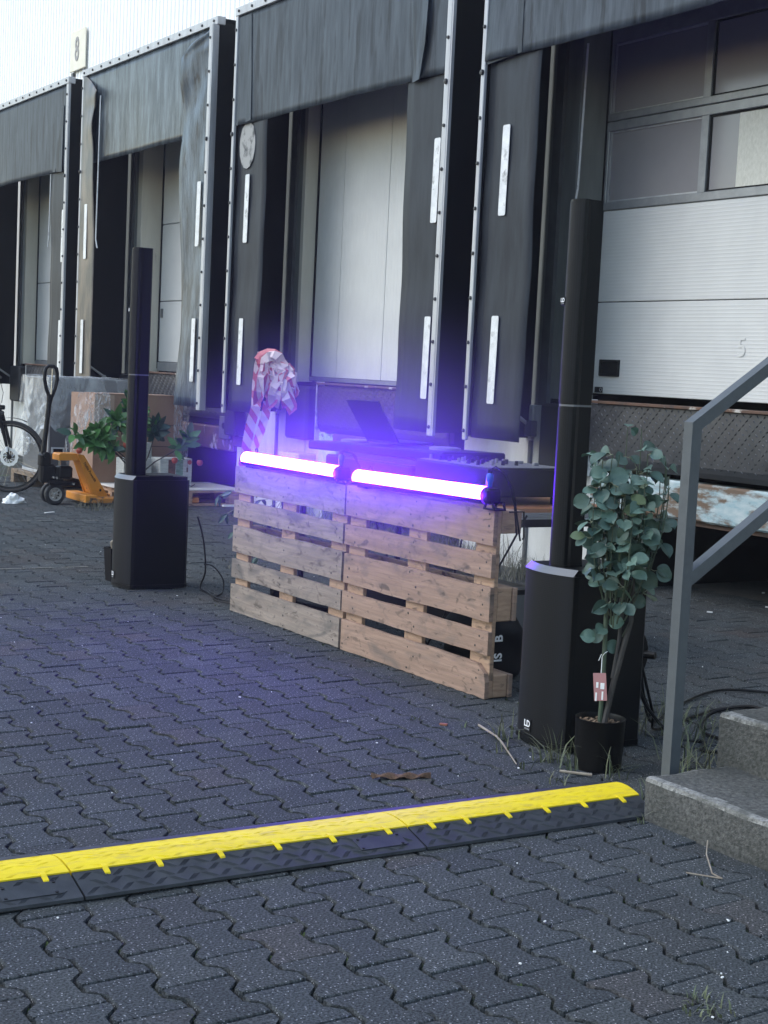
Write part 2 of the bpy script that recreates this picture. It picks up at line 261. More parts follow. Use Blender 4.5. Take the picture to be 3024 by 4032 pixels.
# ------------------------------------------------------------------ geometry helpers
OFF = {}
class MB:
    def __init__(s): s.v = []; s.f = []; s.mi = []; s.uv = None; s.cur = 0
    def add(s, vs, fs):
        n = len(s.v); s.v += [tuple(p) for p in vs]; s.f += [tuple(i + n for i in f) for f in fs]; s.mi += [s.cur] * len(fs); return s
    def box(s, c, d, bev=0.0, R=None):
        c = Vector(c); h = [d[0] / 2, d[1] / 2, d[2] / 2]
        tr = (lambda p: c + R @ Vector(p)) if R is not None else (lambda p: c + Vector(p))
        if bev <= 0:
            vs = [tr((sx * h[0], sy * h[1], sz * h[2])) for sx in (-1, 1) for sy in (-1, 1) for sz in (-1, 1)]
            return s.add(vs, [(0, 1, 3, 2), (4, 6, 7, 5), (0, 4, 5, 1), (2, 3, 7, 6), (0, 2, 6, 4), (1, 5, 7, 3)])
        b = min(bev, min(h) * 0.9); vs = []; ix = {}
        for sx in (-1, 1):
            for sy in (-1, 1):
                for sz in (-1, 1):
                    for k in range(3):
                        p = [sx * h[0], sy * h[1], sz * h[2]]; sg = (sx, sy, sz)
                        for j in range(3):
                            if j != k: p[j] -= sg[j] * b
                        ix[(sx, sy, sz, k)] = len(vs); vs.append(tr(p))
        fs = []
        for k in range(3):
            a, q = [(1, 2), (2, 0), (0, 1)][k]
            for sg in (-1, 1):
                def g(u, v_):
                    t = [0, 0, 0]; t[k] = sg; t[a] = u; t[q] = v_; return ix[(*t, k)]
                lp = [g(-1, -1), g(1, -1), g(1, 1), g(-1, 1)]
                fs.append(tuple(lp if sg > 0 else lp[::-1]))
        for k in range(3):
            a, q = [(1, 2), (2, 0), (0, 1)][k]
            for u in (-1, 1):
                for v_ in (-1, 1):
                    def g(e, kk):
                        t = [0, 0, 0]; t[k] = e; t[a] = u; t[q] = v_; return ix[(*t, kk)]
                    lp = [g(-1, a), g(1, a), g(1, q), g(-1, q)]
                    fs.append(tuple(lp if u * v_ > 0 else lp[::-1]))
        for sx in (-1, 1):
            for sy in (-1, 1):
                for sz in (-1, 1):
                    lp = [ix[(sx, sy, sz, k)] for k in range(3)]
                    fs.append(tuple(lp if sx * sy * sz > 0 else lp[::-1]))
        return s.add(vs, fs)
    def span(s, x, y, z, bev=0.0):
        return s.box(((x[0] + x[1]) / 2, (y[0] + y[1]) / 2, (z[0] + z[1]) / 2), (abs(x[1] - x[0]), abs(y[1] - y[0]), abs(z[1] - z[0])), bev)
    def tube(s, pts, r, n=8, cap=True):
        pts = [Vector(p) for p in pts]; m = len(pts); rs = r if isinstance(r, (list, tuple)) else [r] * m
        prev = None; rings = []
        for i, p in enumerate(pts):
            d = (pts[min(i + 1, m - 1)] - pts[max(i - 1, 0)]).normalized()
            if prev is None:
                a = d.orthogonal().normalized()
            else:
                a = prev - d * prev.dot(d); a = a.normalized() if a.length > 1e-6 else d.orthogonal().normalized()
            prev = a; b = d.cross(a)
            rings.append([p + (a * math.cos(2 * math.pi * k / n) + b * math.sin(2 * math.pi * k / n)) * rs[i] for k in range(n)])
        vs = [q for g in rings for q in g]; fs = []
        for i in range(m - 1):
            for k in range(n):
                fs.append((i * n + k, i * n + (k + 1) % n, (i + 1) * n + (k + 1) % n, (i + 1) * n + k))
        if cap: fs.append(tuple(range(n))[::-1]); fs.append(tuple((m - 1) * n + k for k in range(n)))
        return s.add(vs, fs)
    def cyl(s, a, b, r, n=16): return s.tube([a, b], r, n)
    def prism(s, poly, fn, t0, t1):
        n = len(poly); vs = [fn(u, v_, t0) for u, v_ in poly] + [fn(u, v_, t1) for u, v_ in poly]
        fs = [tuple(range(n))[::-1], tuple(range(n, 2 * n))] + [(i, (i + 1) % n, n + (i + 1) % n, n + i) for i in range(n)]
        return s.add(vs, fs)
    def lathe(s, prof, c, n=28, ax='Z'):
        vs = []; fs = []
        for r, z in prof:
            for k in range(n):
                a = 2 * math.pi * k / n; p = (r * math.cos(a), r * math.sin(a), z)
                if ax == 'X': p = (p[2], p[0], p[1])
                if ax == 'Y': p = (p[0], p[2], p[1])
                vs.append((c[0] + p[0], c[1] + p[1], c[2] + p[2]))
        for i in range(len(prof) - 1):
            for k in range(n): fs.append((i * n + k, i * n + (k + 1) % n, (i + 1) * n + (k + 1) % n, (i + 1) * n + k))
        return s.add(vs, fs)
    def grid(s, fn, nu, nv, thick=None):
        vs = [fn(i / nu, j / nv) for j in range(nv + 1) for i in range(nu + 1)]
        fs = [(j * (nu + 1) + i, j * (nu + 1) + i + 1, (j + 1) * (nu + 1) + i + 1, (j + 1) * (nu + 1) + i) for j in range(nv) for i in range(nu)]
        return s.add(vs, fs)
    def mesh(s, name, mats, off=(0, 0, 0), smooth=False):
        me = bpy.data.meshes.new(name)
        o = Vector(off); me.from_pydata([(p[0] - o[0], p[1] - o[1], p[2] - o[2]) for p in s.v], [], s.f)
        for m in (mats if isinstance(mats, (list, tuple)) else [mats]): me.materials.append(MATS[m])
        if any(s.mi): me.polygons.foreach_set('material_index', s.mi)
        me.validate()
        if smooth:
            me.polygons.foreach_set('use_smooth', [True] * len(me.polygons))
            me.set_sharp_from_angle(angle=math.radians(38))
        bm = bmesh.new(); bm.from_mesh(me); bmesh.ops.recalc_face_normals(bm, faces=bm.faces); bm.to_mesh(me); bm.free()
        return me
    def build(s, name, mats, parent=None, smooth=False, local=False, thick=0.0):
        off = (0, 0, 0) if (local or parent is None) else OFF[parent.name]
        me = s.mesh(name, mats, off, smooth)
        o = bpy.data.objects.new(name, me); COL.objects.link(o)
        if parent is not None: o.parent = parent; OFF[o.name] = OFF[parent.name]
        else: OFF[o.name] = (0, 0, 0)
        if thick:
            md = o.modifiers.new('solid', 'SOLIDIFY'); md.thickness = thick; md.offset = 0
        return o
    def solo(s, name, mats, label, cat, base, group=None, kind=None, smooth=False, thick=0.0):
        me = s.mesh(name, mats, base, smooth); o = bpy.data.objects.new(name, me); COL.objects.link(o); o.location = base
        OFF[o.name] = tuple(base); tag(o, label, cat, group, kind)
        if thick:
            md = o.modifiers.new('solid', 'SOLIDIFY'); md.thickness = thick; md.offset = 0
        return o
def tag(o, label=None, cat=None, group=None, kind=None):
    if label: o['label'] = label
    if cat: o['category'] = cat
    if group: o['group'] = group
    if kind: o['kind'] = kind
    return o
def thing(name, label, cat, loc, group=None, kind=None):
    o = bpy.data.objects.new(name, None); COL.objects.link(o); o.location = loc; o.empty_display_size = 0.1
    OFF[o.name] = tuple(loc); return tag(o, label, cat, group, kind)
def part_empty(name, parent, label=None):
    o = bpy.data.objects.new(name, None); COL.objects.link(o); o.parent = parent; OFF[o.name] = OFF[parent.name]
    if label: o['label'] = label
    return o
def inst(name, me, parent, loc, rot=None, scale=None):
    o = bpy.data.objects.new(name, me); COL.objects.link(o); o.parent = parent
    f = OFF[parent.name] if parent else (0, 0, 0)
    o.location = (loc[0] - f[0], loc[1] - f[1], loc[2] - f[2])
    if rot is not None: o.rotation_euler = rot
    if scale is not None: o.scale = scale if not isinstance(scale, (int, float)) else (scale,) * 3
    OFF[o.name] = tuple(loc); return o
def copy_tree(o, parent=None):
    c = o.copy(); COL.objects.link(c); c.parent = parent; OFF[c.name] = OFF[o.name]
    for ch in [k for k in bpy.data.objects if k.parent == o]: copy_tree(ch, c)
    return c
def text(name, body, size, mat, parent, loc, R, ext=0.0008, bold=0.0, sx=1.0, cx=True):
    cu = bpy.data.curves.new(name, 'FONT'); cu.body = body; cu.size = size; cu.extrude = ext; cu.offset = bold; cu.resolution_u = 3
    cu.align_x = 'CENTER' if cx else 'LEFT'; cu.align_y = 'CENTER'
    t = bpy.data.objects.new('tmp_text', cu); COL.objects.link(t)
    bpy.context.view_layer.update()
    me = bpy.data.meshes.new_from_object(t.evaluated_get(bpy.context.evaluated_depsgraph_get()))
    bpy.data.objects.remove(t); bpy.data.curves.remove(cu)
    me.materials.clear(); me.materials.append(MATS[mat])
    R4 = R.to_4x4(); R4.translation = (0, 0, 0)
    me.transform(R4 @ Matrix.Diagonal((sx, 1, 1, 1)))
    return inst(name, me, parent, loc)
RFRONT = Matrix(((1, 0, 0), (0, 0, -1), (0, 1, 0)))       # text facing -Y
RRIGHT = Matrix(((0, 0, 1), (1, 0, 0), (0, 1, 0)))        # text facing +X, reading along +Y
def depth_of(p): return (Vector(p) - CAMP).dot(FW)
def pix(p):
    d = Vector(p) - CAMP; z = d.dot(FW)
    return (1512 + FPX * d.dot(RT) / z, 2016 - FPX * d.dot(UP) / z, z)

# ------------------------------------------------------------------ ground and paving
YF, YW, YD = 5.98, 6.52, 6.75        # curtain plane, wall plane, door plane
DOCKX = [-8.69, -12.58, -16.47, -20.42]; SW = 3.49
g = MB().add([(-120, -120, -0.014), (120, -120, -0.014), (120, 120, -0.014), (-120, 120, -0.014)], [(0, 1, 2, 3)])
ground = g.build('ground', 'joint_soil'); tag(ground, kind='structure')
def stone_poly(gap=0.0025):
    D, a, H = 0.1467 / 2, 0.0155, 0.104
    prof = [(-H, 1), (-0.069, 1), (-0.037, -1), (0.037, -1), (0.069, 1), (H, 1)]
    up = []
    for x, sg in prof:
        xx = max(-H + gap, min(H - gap, x)); up.append((xx, D + a * sg - gap - (0.0022 if abs(x) < H - .01 else 0)))
    # round the four outer corners
    def cut(lst):
        (x0, y0), (x1, y1) = lst[0], lst[-1]; c = 0.006
        return [(x0, y0 - c), (x0 + c, y0)] + lst[1:-1] + [(x1 - c, y1), (x1, y1 - c)]
    up = cut(up); dn = [(-x, -y) for x, y in up]
    pts = up[::-1] + dn[::-1]
    return [(x - 0.065 * y, y) for x, y in pts]
SP = stone_poly(); NS = len(SP)
def stone_geo(rr, dz=0.0, tx=0.0, ty=0.0, cx=0.0, cy=0.0):
    vs = []
    for ins, z in ((0.0048, 0.0), (0.0014, -0.003), (0.0, -0.008), (0.0, -0.03)):
        for (x, y) in SP:
            l = math.hypot(x, y); k = max(0.0, 1 - ins / l); j = rr.uniform(-0.0009, 0.0009) if ins else 0
            px, py = x * k + j, y * k + j
            vs.append((cx + px, cy + py, z + dz + tx * px + ty * py))
    fs = [tuple(range(NS))]
    for i in range(3):
        for k in range(NS): fs.append((i * NS + k, (i + 1) * NS + k, (i + 1) * NS + (k + 1) % NS, i * NS + (k + 1) % NS))
    return vs, fs
stones = []
for j in range(-14, 45):
    cy = 1.3825 + 0.1467 * j
    sh = -3.263 - 0.0095 * j + (0.104 if j % 2 else 0.0)
    for i in range(-72, 14):
        cx = sh + 0.208 * i
        if not (-16.6 < cx < -0.6) or cy > 7.25: continue
        if cy > 6.46 and not (cx > -8.3 and cy < 7.25 - 0.12 * math.sin(cx * 5)): continue
        if depth_of((cx, cy, 0)) < 1.5: continue
        u, v, z = pix((cx, cy, 0))
        if -900 < u < 3900 and 1500 < v < 4700:
            if cx > -3.47 and cy > 3.2: continue            # under the steps
            stones.append((cx, cy, u, v, z))
vis = [s for s in stones if -20 < s[2] < 3044 and s[3] < 4060]
vis.sort(key=lambda s: s[4]); near = set((round(s[0], 4), round(s[1], 4)) for s in vis[:296])
tint_list = [(1, 1, 1), (0.93, 0.94, 0.95), (1.08, 1.08, 1.07), (0.85, 0.86, 0.87), (1.14, 1.04, 1.0), (1.0, 1.02, 1.04), (0.95, 0.93, 0.92), (1.18, 1.18, 1.18)]
def add_tint(me, cols):
    a = me.attributes.new('tint', 'FLOAT_COLOR', 'POINT'); a.data.foreach_set('color', [c for t in cols for c in (*t, 1.0)])
var = []
for k in range(8):
    b = MB(); b.add(*stone_geo(rnd)); me = b.mesh('paving_stone', 'paver'); add_tint(me, [tint_list[k]] * len(me.vertices)); var.append(me)
mass = MB(); tints = []
for cx, cy, u, v, z in stones:
    low = math.sin(cx * 0.9 + 1) * math.sin(cy * 1.3) * 0.002
    dz = rnd.gauss(0, 0.0014) + low; tx, ty = rnd.gauss(0, 0.008), rnd.gauss(0, 0.010)
    if (round(cx, 4), round(cy, 4)) in near:
        inst('paving_stone', rnd.choices(var, weights=[3, 3, 2, 2, 0.5, 2, 2, 0.6])[0], ground, (cx, cy, dz), rot=(ty, -tx, rnd.gauss(0, 0.006)))
    else:
        vs, fs = stone_geo(rnd, dz, tx, ty, cx, cy); mass.add(vs, fs)
        t = rnd.choices(tint_list, weights=[3, 3, 2, 2, 0.5, 2, 2, 0.6])[0]; tints += [t] * len(vs)
field = mass.build('paving_stones', 'paver', ground); field['kind'] = 'stuff'; add_tint(field.data, tints)
# moss in the joints (irregular small cushions)
mo = MB()
for cx, cy, u, v, z in stones:
    if z > 11 or not (-100 < u < 3100): continue
    dens = 0.5 + 0.5 * math.sin(cx * 2.1 + cy * 1.7) * math.sin(cy * 2.9 - cx * 0.8)
    for q in range(3):
        if rnd.random() < 0.6 * dens:
            x = cx + rnd.choice((-1, 1)) * rnd.uniform(0.034, 0.072); sg = rnd.choice((-1, 1)); y = cy + sg * (0.0733 + rnd.uniform(-0.012, 0.012))
            r = rnd.uniform(0.004, 0.012)
            for e in range(3):
                ox, oy, rr = x + rnd.uniform(-.012, .012), y + rnd.uniform(-.005, .005), r * rnd.uniform(.6, 1.1)
                mo.add([(ox + rr, oy, -.012), (ox, oy + rr * .8, -.012), (ox - rr, oy, -.012), (ox, oy - rr * .8, -.012), (ox, oy, -.010 + rr * .95)], [(0, 1, 4), (1, 2, 4), (2, 3, 4), (3, 0, 4)])
mo.build('moss', 'moss', ground)['kind'] = 'stuff'
# sandy dirt below the docks
sd_ = MB()
def sandfn(u, v):
    x = -22 + 20 * u; y = (6.95 + 0.14 * math.sin(x * 2.3) + 0.08 * math.sin(x * 6.1) if x > -8.2 else 6.42) * (1 - v) + 10.5 * v
    return (x, y, (0.004 if v > 0 else -0.008) + 0.012 * math.sin(x * 3.1 + y * 5) * math.sin(y * 3.3 - x) * v)
sd_.grid(sandfn, 120, 24); tag(sd_.build('dirt_floor', 'sand', smooth=True), kind='structure')
for n, (p, q) in enumerate((((-9.32, 2.05), (-8.55, 3.5)), ((-12.0, 3.62), (-11.3, 5.0)))):  # added pale strips in place of the pale edges of stone rows
    mk = MB()
    for s in range(7):
        a, b = s / 7 + .01, (s + 1) / 7 - rnd.uniform(0.01, 0.05)
        x0, x1 = p[0] + (q[0] - p[0]) * 0, p[0]
        ya, yb = p[1] + (q[1] - p[1]) * a, p[1] + (q[1] - p[1]) * b
        mk.add([(p[0], ya, .006), (p[0] + .022, ya, .006), (p[0] + .022, yb, .006), (p[0], yb, .006)], [(0, 1, 2, 3)])
    M('pale_edge', (0.22, 0.20, 0.16), 0.8, c2=(0.07, 0.07, 0.07), scale=30) if 'pale_edge' not in MATS else None
    tag(mk.build('stone_edge_strip', 'pale_edge'), kind='structure')

# ------------------------------------------------------------------ warehouse (wall, plinth, cladding, dock doors)
house = thing('warehouse', 'long white corrugated warehouse wall with four recessed loading dock doors', 'warehouse', (-12, YW, 0))
cl = MB(); x = -34.0; prof = []
while x < 2.0:
    prof += [(x, 0.0), (x + 0.030, 0.0), (x + 0.042, -0.012), (x + 0.083, -0.012), (x + 0.095, 0.0)]; x += 0.105
vs = []
for z in (4.22, 9.0): vs += [(px, YW - 0.002 + py, z) for px, py in prof]
n = len(prof); cl.add(vs, [(i, i + 1, n + i + 1, n + i) for i in range(n - 1)])
cl.build('cladding', 'cladding', house)
edges = [-34.0]
for X in reversed(DOCKX): edges += [X + 0.30, X + 3.28]
edges += [2.0]
for k in range(0, len(edges), 2): MB().span((edges[k], edges[k + 1]), (YW, YW + 0.25), (1.16, 4.25)).build('wall', 'plinth' if k == 0 else 'jamb_grey', house)
for X in DOCKX: MB().span((X + 0.20, X + 3.28), (YW, YW + 0.25), (3.78, 4.25)).build('lintel', 'shelter_black', house)
# white plinth with vertical panel joints, open below every leveller
e2 = [-34.0]
for X in reversed(DOCKX): e2 += [X + 0.98, X + 3.12]
e2 += [2.0]
for k in range(0, len(e2), 2):
    a, b = e2[k], e2[k + 1]; xs = [a]
    jn = [X + d for X in DOCKX for d in (0.08, 0.62)]
    xs += sorted(j for j in jn if a + .1 < j < b - .1) + [b]
    for p, q in zip(xs, xs[1:]):
        MB().span((p + .006, q - .006), (YW - 0.05, YW + 0.3), (-0.02, 1.17), 0.008).build('plinth_panel', 'plinth', house)
for X in DOCKX:
    MB().cyl((X + 0.08, YW - 0.058, -0.01), (X + 0.08, YW - 0.058, 0.92), 0.018, 8).build('joint_strip', 'steel_frame', house)
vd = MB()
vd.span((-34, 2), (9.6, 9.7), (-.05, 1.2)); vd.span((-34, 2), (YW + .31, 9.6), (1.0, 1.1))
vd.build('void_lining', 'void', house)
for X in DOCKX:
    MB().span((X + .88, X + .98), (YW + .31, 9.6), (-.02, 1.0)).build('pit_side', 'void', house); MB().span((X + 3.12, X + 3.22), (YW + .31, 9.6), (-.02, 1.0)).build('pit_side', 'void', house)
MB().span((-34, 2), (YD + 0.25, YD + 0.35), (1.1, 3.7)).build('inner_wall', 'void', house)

def dock_door(idx, X):
    YD = (6.75, 6.645, 6.76, 6.68)[idx]
    a = X + (0.362, 0.352, 0.412, 0.352)[idx]; b = X + 3.26
    d = part_empty('dock_door', house, ['white sectional dock door with two rows of dark windows', 'plain white dock door of fine ribbed panels with a vertical seam', 'white sectional dock door with small recessed handle', 'pale dock door half hidden by its curtain'][idx])
    # reveal: frame angle and jamb
    fr = MB(); fr.span((X + .10, X + .19), (YW - .03, YW), (0.95, 3.9)); fr.build('frame_angle', 'steel_frame', house)
    jm = MB(); jm.span((X + .29, a - .002), (YW - .012, YD + .02), (1.22, 3.78), .004)
    jm.build('door_jamb', 'jamb_grey' if idx == 0 else 'jamb', house)
    MB().span((a - .001, a + .016), (YD - .014, YD + .05), (1.26, 3.78)).build('seal_strip', 'seal', house)
    if idx == 0:
        for z0, z1 in ((1.272, 1.896), (1.902, 2.52)):
            s = MB(); s.span((a, b), (YD, YD + .045), (z0, z1), .004)
            k = z0 + .02
            while k < z1 - .02:
                s.add([(a + .01, YD - .0002, k), (b - .01, YD - .0002, k), (b - .01, YD - .0009, k + .007), (a + .01, YD - .0009, k + .007), (b - .01, YD - .0002, k + .014), (a + .01, YD - .0002, k + .014)], [(0, 1, 2, 3), (3, 2, 4, 5)]); k += .0235
            s.build('door_section', 'door_white', d)
        wins = [(-8.290, -7.385), (-7.318, -6.42), (-6.35, b - .06)]
        for r, (z0, z1, t0, t1) in enumerate(((2.578, 3.055, 2.522, 3.118), (3.172, 3.64, 3.124, 3.78))):
            s = MB(); s.span((a, b), (YD - .012, YD + .045), (t0, z0), .004); s.span((a, b), (YD - .012, YD + .045), (z1, t1), .004)
            pv = a
            for (x0, x1) in wins + [(b, b)]:
                s.span((pv, x0), (YD - .0105, YD + .0435), (z0 - .003, z1 + .003), .003); pv = x1
            s.build('window_frame', 'door_frame', d)
            for c, (x0, x1) in enumerate(wins):
                se = MB()
                for q in ((x0, x0 + .012, z0, z1), (x1 - .012, x1, z0, z1), (x0 + .012, x1 - .012, z1 - .012, z1), (x0 + .012, x1 - .012, z0, z0 + .012)):
                    se.span(q[:2], (YD + .006, YD + .014), q[2:])
                se.build('window_seal', 'seal' if c else 'alu', d)
                if r == 0 and c == 1:
                    MB().span((-7.066, x1 - .012), (YD + .012, YD + .02), (z0 + .01, z1 - .01)).build('bright_pane', 'pane_glare', d)  # pale sheet painted in for a bright reflection in the glass
                    MB().span((x0 + .012, -7.066), (YD + .015, YD + .022), (z0 + .01, z1 - .01)).build('window_pane', 'pane', d)
                else:
                    MB().span((x0 + .01, x1 - .01), (YD + .015, YD + .022), (z0 + .01, z1 - .01)).build('window_pane', 'pane', d)
        h = MB()
        for q in ((-8.247, -8.227, 1.394, 1.507), (-8.06, -8.04, 1.394, 1.507), (-8.227, -8.06, 1.487, 1.507), (-8.227, -8.06, 1.394, 1.414)): h.span(q[:2], (YD - .018, YD + .002), q[2:], .004)
        h.span((-8.227, -8.06), (YD - .006, YD + .001), (1.414, 1.487)); h.build('handle', 'black_plastic', d)
        lb = MB().span((-8.29, -8.205), (YD - .006, YD - .0036), (1.279, 1.318)).build('maker_plate', 'black_plastic', d)
        MB().lathe([(.009, 0), (.009, .002), (.013, .002), (.013, 0)], (-8.222, YD - .0085, 1.300), 16, 'Y').build('plate_ring', 'grey_print', d)
        text('faint_number', '5', .17, 'faint_ink', d, (-6.90, YD - .0045, 1.60), RFRONT, .0004)
    elif idx == 1:
        xs = [a, -11.768, -11.0, -10.2, b]
        for p, q in zip(xs, xs[1:]):
            s = MB(); s.span((p + .004, q - .004), (YD, YD + .045), (1.275, 3.78), .003)
            k = p + .03
            while k < q - .03:
                s.add([(k, YD - .0002, 1.28), (k, YD - .0002, 3.77), (k + .008, YD - .003, 3.77), (k + .008, YD - .003, 1.28), (k + .016, YD - .0002, 3.77), (k + .016, YD - .0002, 1.28)], [(0, 1, 2, 3), (3, 2, 4, 5)]); k += .05
            s.build('door_section', 'door_white', d)
        MB().span((a, b), (YD - .02, YD + .04), (1.235, 1.272), .004).build('bottom_rail', 'door_frame', d)
    else:
        zs = [1.335, 2.01, 2.86, 3.78] if idx == 2 else [1.275, 2.30, 3.78]
        for p, q in zip(zs, zs[1:]): MB().span((a, b), (YD, YD + .045), (p + .004, q - .004), .006).build('door_section', 'door_white', d)
        MB().span((a, b), (YD + .03, YD + .04), (1.3, 3.75)).build('section_seal', 'seal', d)
        MB().span((a, b), (YD - .012, YD + .04), (zs[0] - .10, zs[0]), .004).build('bottom_rail', 'door_frame', d)
        if idx == 2: MB().span((a + .055, a + .105), (YD - .012, YD + .002), (1.83, 1.93), .004).build('handle', 'steel_frame', d)
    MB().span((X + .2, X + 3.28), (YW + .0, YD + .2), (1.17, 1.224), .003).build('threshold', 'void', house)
for i, X in enumerate(DOCKX): dock_door(i, X)

# number sign on the cladding
sg = thing('number_sign', 'cream square sign with grey number 8 fixed high on white cladding', 'sign', (-18.17, 6.46, 5.05))
MB().span((-18.44, -17.91), (6.47, 6.486), (4.81, 5.29), .012).build('plate', 'sign_plate', sg)
MB().span((-18.30, -18.05), (6.486, 6.52), (4.85, 5.25)).build('back_rail', 'steel_frame', sg)
text('digit', '8', .40, 'sign_ink', sg, (-18.19, 6.466, 5.05), RFRONT, .002, bold=.006, sx=.72)
for dx in (-.2, .2): MB().span((-18.17 + dx - .03, -18.17 + dx + .03), (6.475, 6.52), (4.76, 4.80)).build('bracket', 'steel_frame', sg)

# ------------------------------------------------------------------ dock levellers
tread_me = None
def lev(idx, X):
    lb = ['dark tread plate dock leveller under the windowed door with flaking pale blue beam', 'rusty dock leveller behind the laptop with black rubber bumper and blue post', 'rusty dock leveller with peeling paint above the dark pit beside the cardboard box', 'dark dock leveller hidden behind the film covered grey case'][idx]
    t = thing('dock_leveller', lb, 'dock leveller', (X + 1.0, 6.5, 0), 'dock levellers under the dock doors')
    a, b = X + (.90 if idx == 1 else .76), X + 2.95
    mt = 'tread_steel' if idx != 1 else 'tread_rust'
    z0, z1 = .83, 1.205
    p = MB()
    # lip hanging down, lower edge rolled
    def lip(u, v):
        z = z0 - .03 + (z1 - z0 + .03) * v; y = 6.44 - .05 * math.sin(v * math.pi * .55) * .4
        return (a + (b - a) * u, y + (.03 * (1 - v / .12) if v < .12 else 0), z)
    p.grid(lip, 1, 12); p.span((a, b), (6.455, 6.50), (z0, z1)); p.build('tread_plate', mt, t)
    tr = MB(); nz = 13; r = 0
    for k in range(nz):
        x = a + .02 + (.028 if k % 2 else 0)
        while x < min(b, a + 2.15):
            zc = z0 + .035 + k * .0275; s = 1 if r % 2 == 0 else -1; r += 1
            l, wd = .016, .0042; c, sn = l * .7, l * .7 * s; v = (zc - z0) / (z1 - z0); y = 6.44 - .05 * math.sin(v * math.pi * .55) * .4
            tr.add([(x - c, y - .0003, zc - sn), (x + wd * s, y - .0003, zc - wd), (x + c, y - .0003, zc + sn), (x - wd * s, y - .0003, zc + wd), (x, y - .006, zc)], [(0, 1, 4), (1, 2, 4), (2, 3, 4), (3, 0, 4)]); x += .056
        r += 1
    tr.build('tread', mt, t)['kind'] = 'stuff'
    MB().span((a, b), (6.40, 6.50), (z1 + .006, z1 + .025), .003).build('hinge_edge', 'rust_beam', t)
    MB().span((a - .028, a - .014), (6.42, 6.50), (.72, z1 + .03), .003).build('side_strip', 'reflector', t)
    if idx == 0:
        MB().span((a, b), (6.46, 6.60), (.53, .765), .012).build('cross_beam', 'peel_paint', t)
        MB().span((a, b), (6.50, 6.62), (.50, .528)).build('beam_flange', 'rust_beam', t)
    elif idx == 1:
        MB().span((a + .02, a + .34), (6.44, 6.55), (.45, .79), .008).build('corner_post', 'peel_blue', t)
        MB().span((a + .345, b), (6.47, 6.60), (.48, .70), .01).build('cross_beam', 'white_streak', t)
        MB().span((a + .3, b), (6.42, 6.5), (.72, .80), .01).build('lip_rest', 'rust_beam', t)
    else:
        MB().span((a, b + .17), (6.44, 6.60), (.50, .73), .012).build('cross_beam', 'rust_beam', t)
        MB().span((a, b), (6.5, 6.6), (.74, .83)).build('gap_shade_bar', 'void', t)  # black bar painted in as the shade between plate and beam
        if idx == 2:
            q = MB().span((-13.62, -13.39), (6.40, 6.44), (.62, .84), .006); q.build('bumper_plate', 'steel_frame', t)
            MB().cyl((-13.505, 6.39, .75), (-13.505, 6.401, .75), .03, 12).build('plate_hole', 'void', t)
            MB().span((-13.46, -13.15), (6.445, 6.50), (.56, .66), .006).build('rust_stain_plate', 'rust_beam', t)
    bm_ = MB().span((a - .44, a - .035), (6.34, 6.46), (.72, 1.19), .02) if idx != 2 else MB().span((-13.385, -13.15), (6.34, 6.46), (.67, .92), .015)
    bm_.build('bumper', 'rubber', t)
    if idx == 2: MB().span((a - .44, a - .035), (6.34, 6.46), (.72, 1.19), .02).build('bumper', 'rubber', t)
for i, X in enumerate(DOCKX): lev(i, X)
MB().span((-12.139, -11.752), (6.30, 6.472), (.0, .60), .01).solo('utility_box', 'plinth', 'low white box with dark slot against the white wall below the black bumper', 'box', (-11.95, 6.4, 0))

# ------------------------------------------------------------------ dock shelters
bolt_me = MB().lathe([(0.0001, -.012), (.011, -.010), (.014, 0)], (0, 0, 0), 8, 'Y').mesh('bolt', 'bolt')
def flap(o_pts, y, mat, name, parent, thick=.006, wav=None, nz=24, nx=6):
    """curtain between two polylines given as (x_left, x_right, z) rows, top to bottom"""
    rows = o_pts; b = MB()
    def fn(u, v):
        k = v * (len(rows) - 1); i = min(int(k), len(rows) - 2); f = k - i
        xl = rows[i][0] * (1 - f) + rows[i + 1][0] * f; xr = rows[i][1] * (1 - f) + rows[i + 1][1] * f; z = rows[i][2] * (1 - f) + rows[i + 1][2] * f
        xx = xl + (xr - xl) * u
        return (xx, y + (wav(u, v) if wav else 0), z)
    b.grid(fn, nx, nz); return b.build(name, mat, parent, smooth=True, thick=thick)
def rstrip(x0, z0, x1, z1, y, parent, ww=.080):
    d = Vector((x1 - x0, 0, z1 - z0)); L = d.length; d.normalize(); nrm = Vector((d.z, 0, -d.x)); P = []
    c0 = Vector((x0, 0, z0)); r = .012
    for (s, t) in ((r * .3, -ww / 2 + r * .3), (0, -ww / 2 + r), (0, ww / 2 - r), (r * .3, ww / 2 - r * .3), (r, ww / 2), (L - r, ww / 2), (L - r * .3, ww / 2 - r * .3), (L, ww / 2 - r), (L, -ww / 2 + r), (L - r * .3, -ww / 2 + r * .3), (L - r, -ww / 2), (r, -ww / 2)):
        q = c0 + d * s + nrm * t; P.append((q.x, q.z))
    b = MB(); b.prism(P, lambda u, v, t: (u, t, v), y, y - .003); return b.build('reflective_strip', 'reflector', parent)
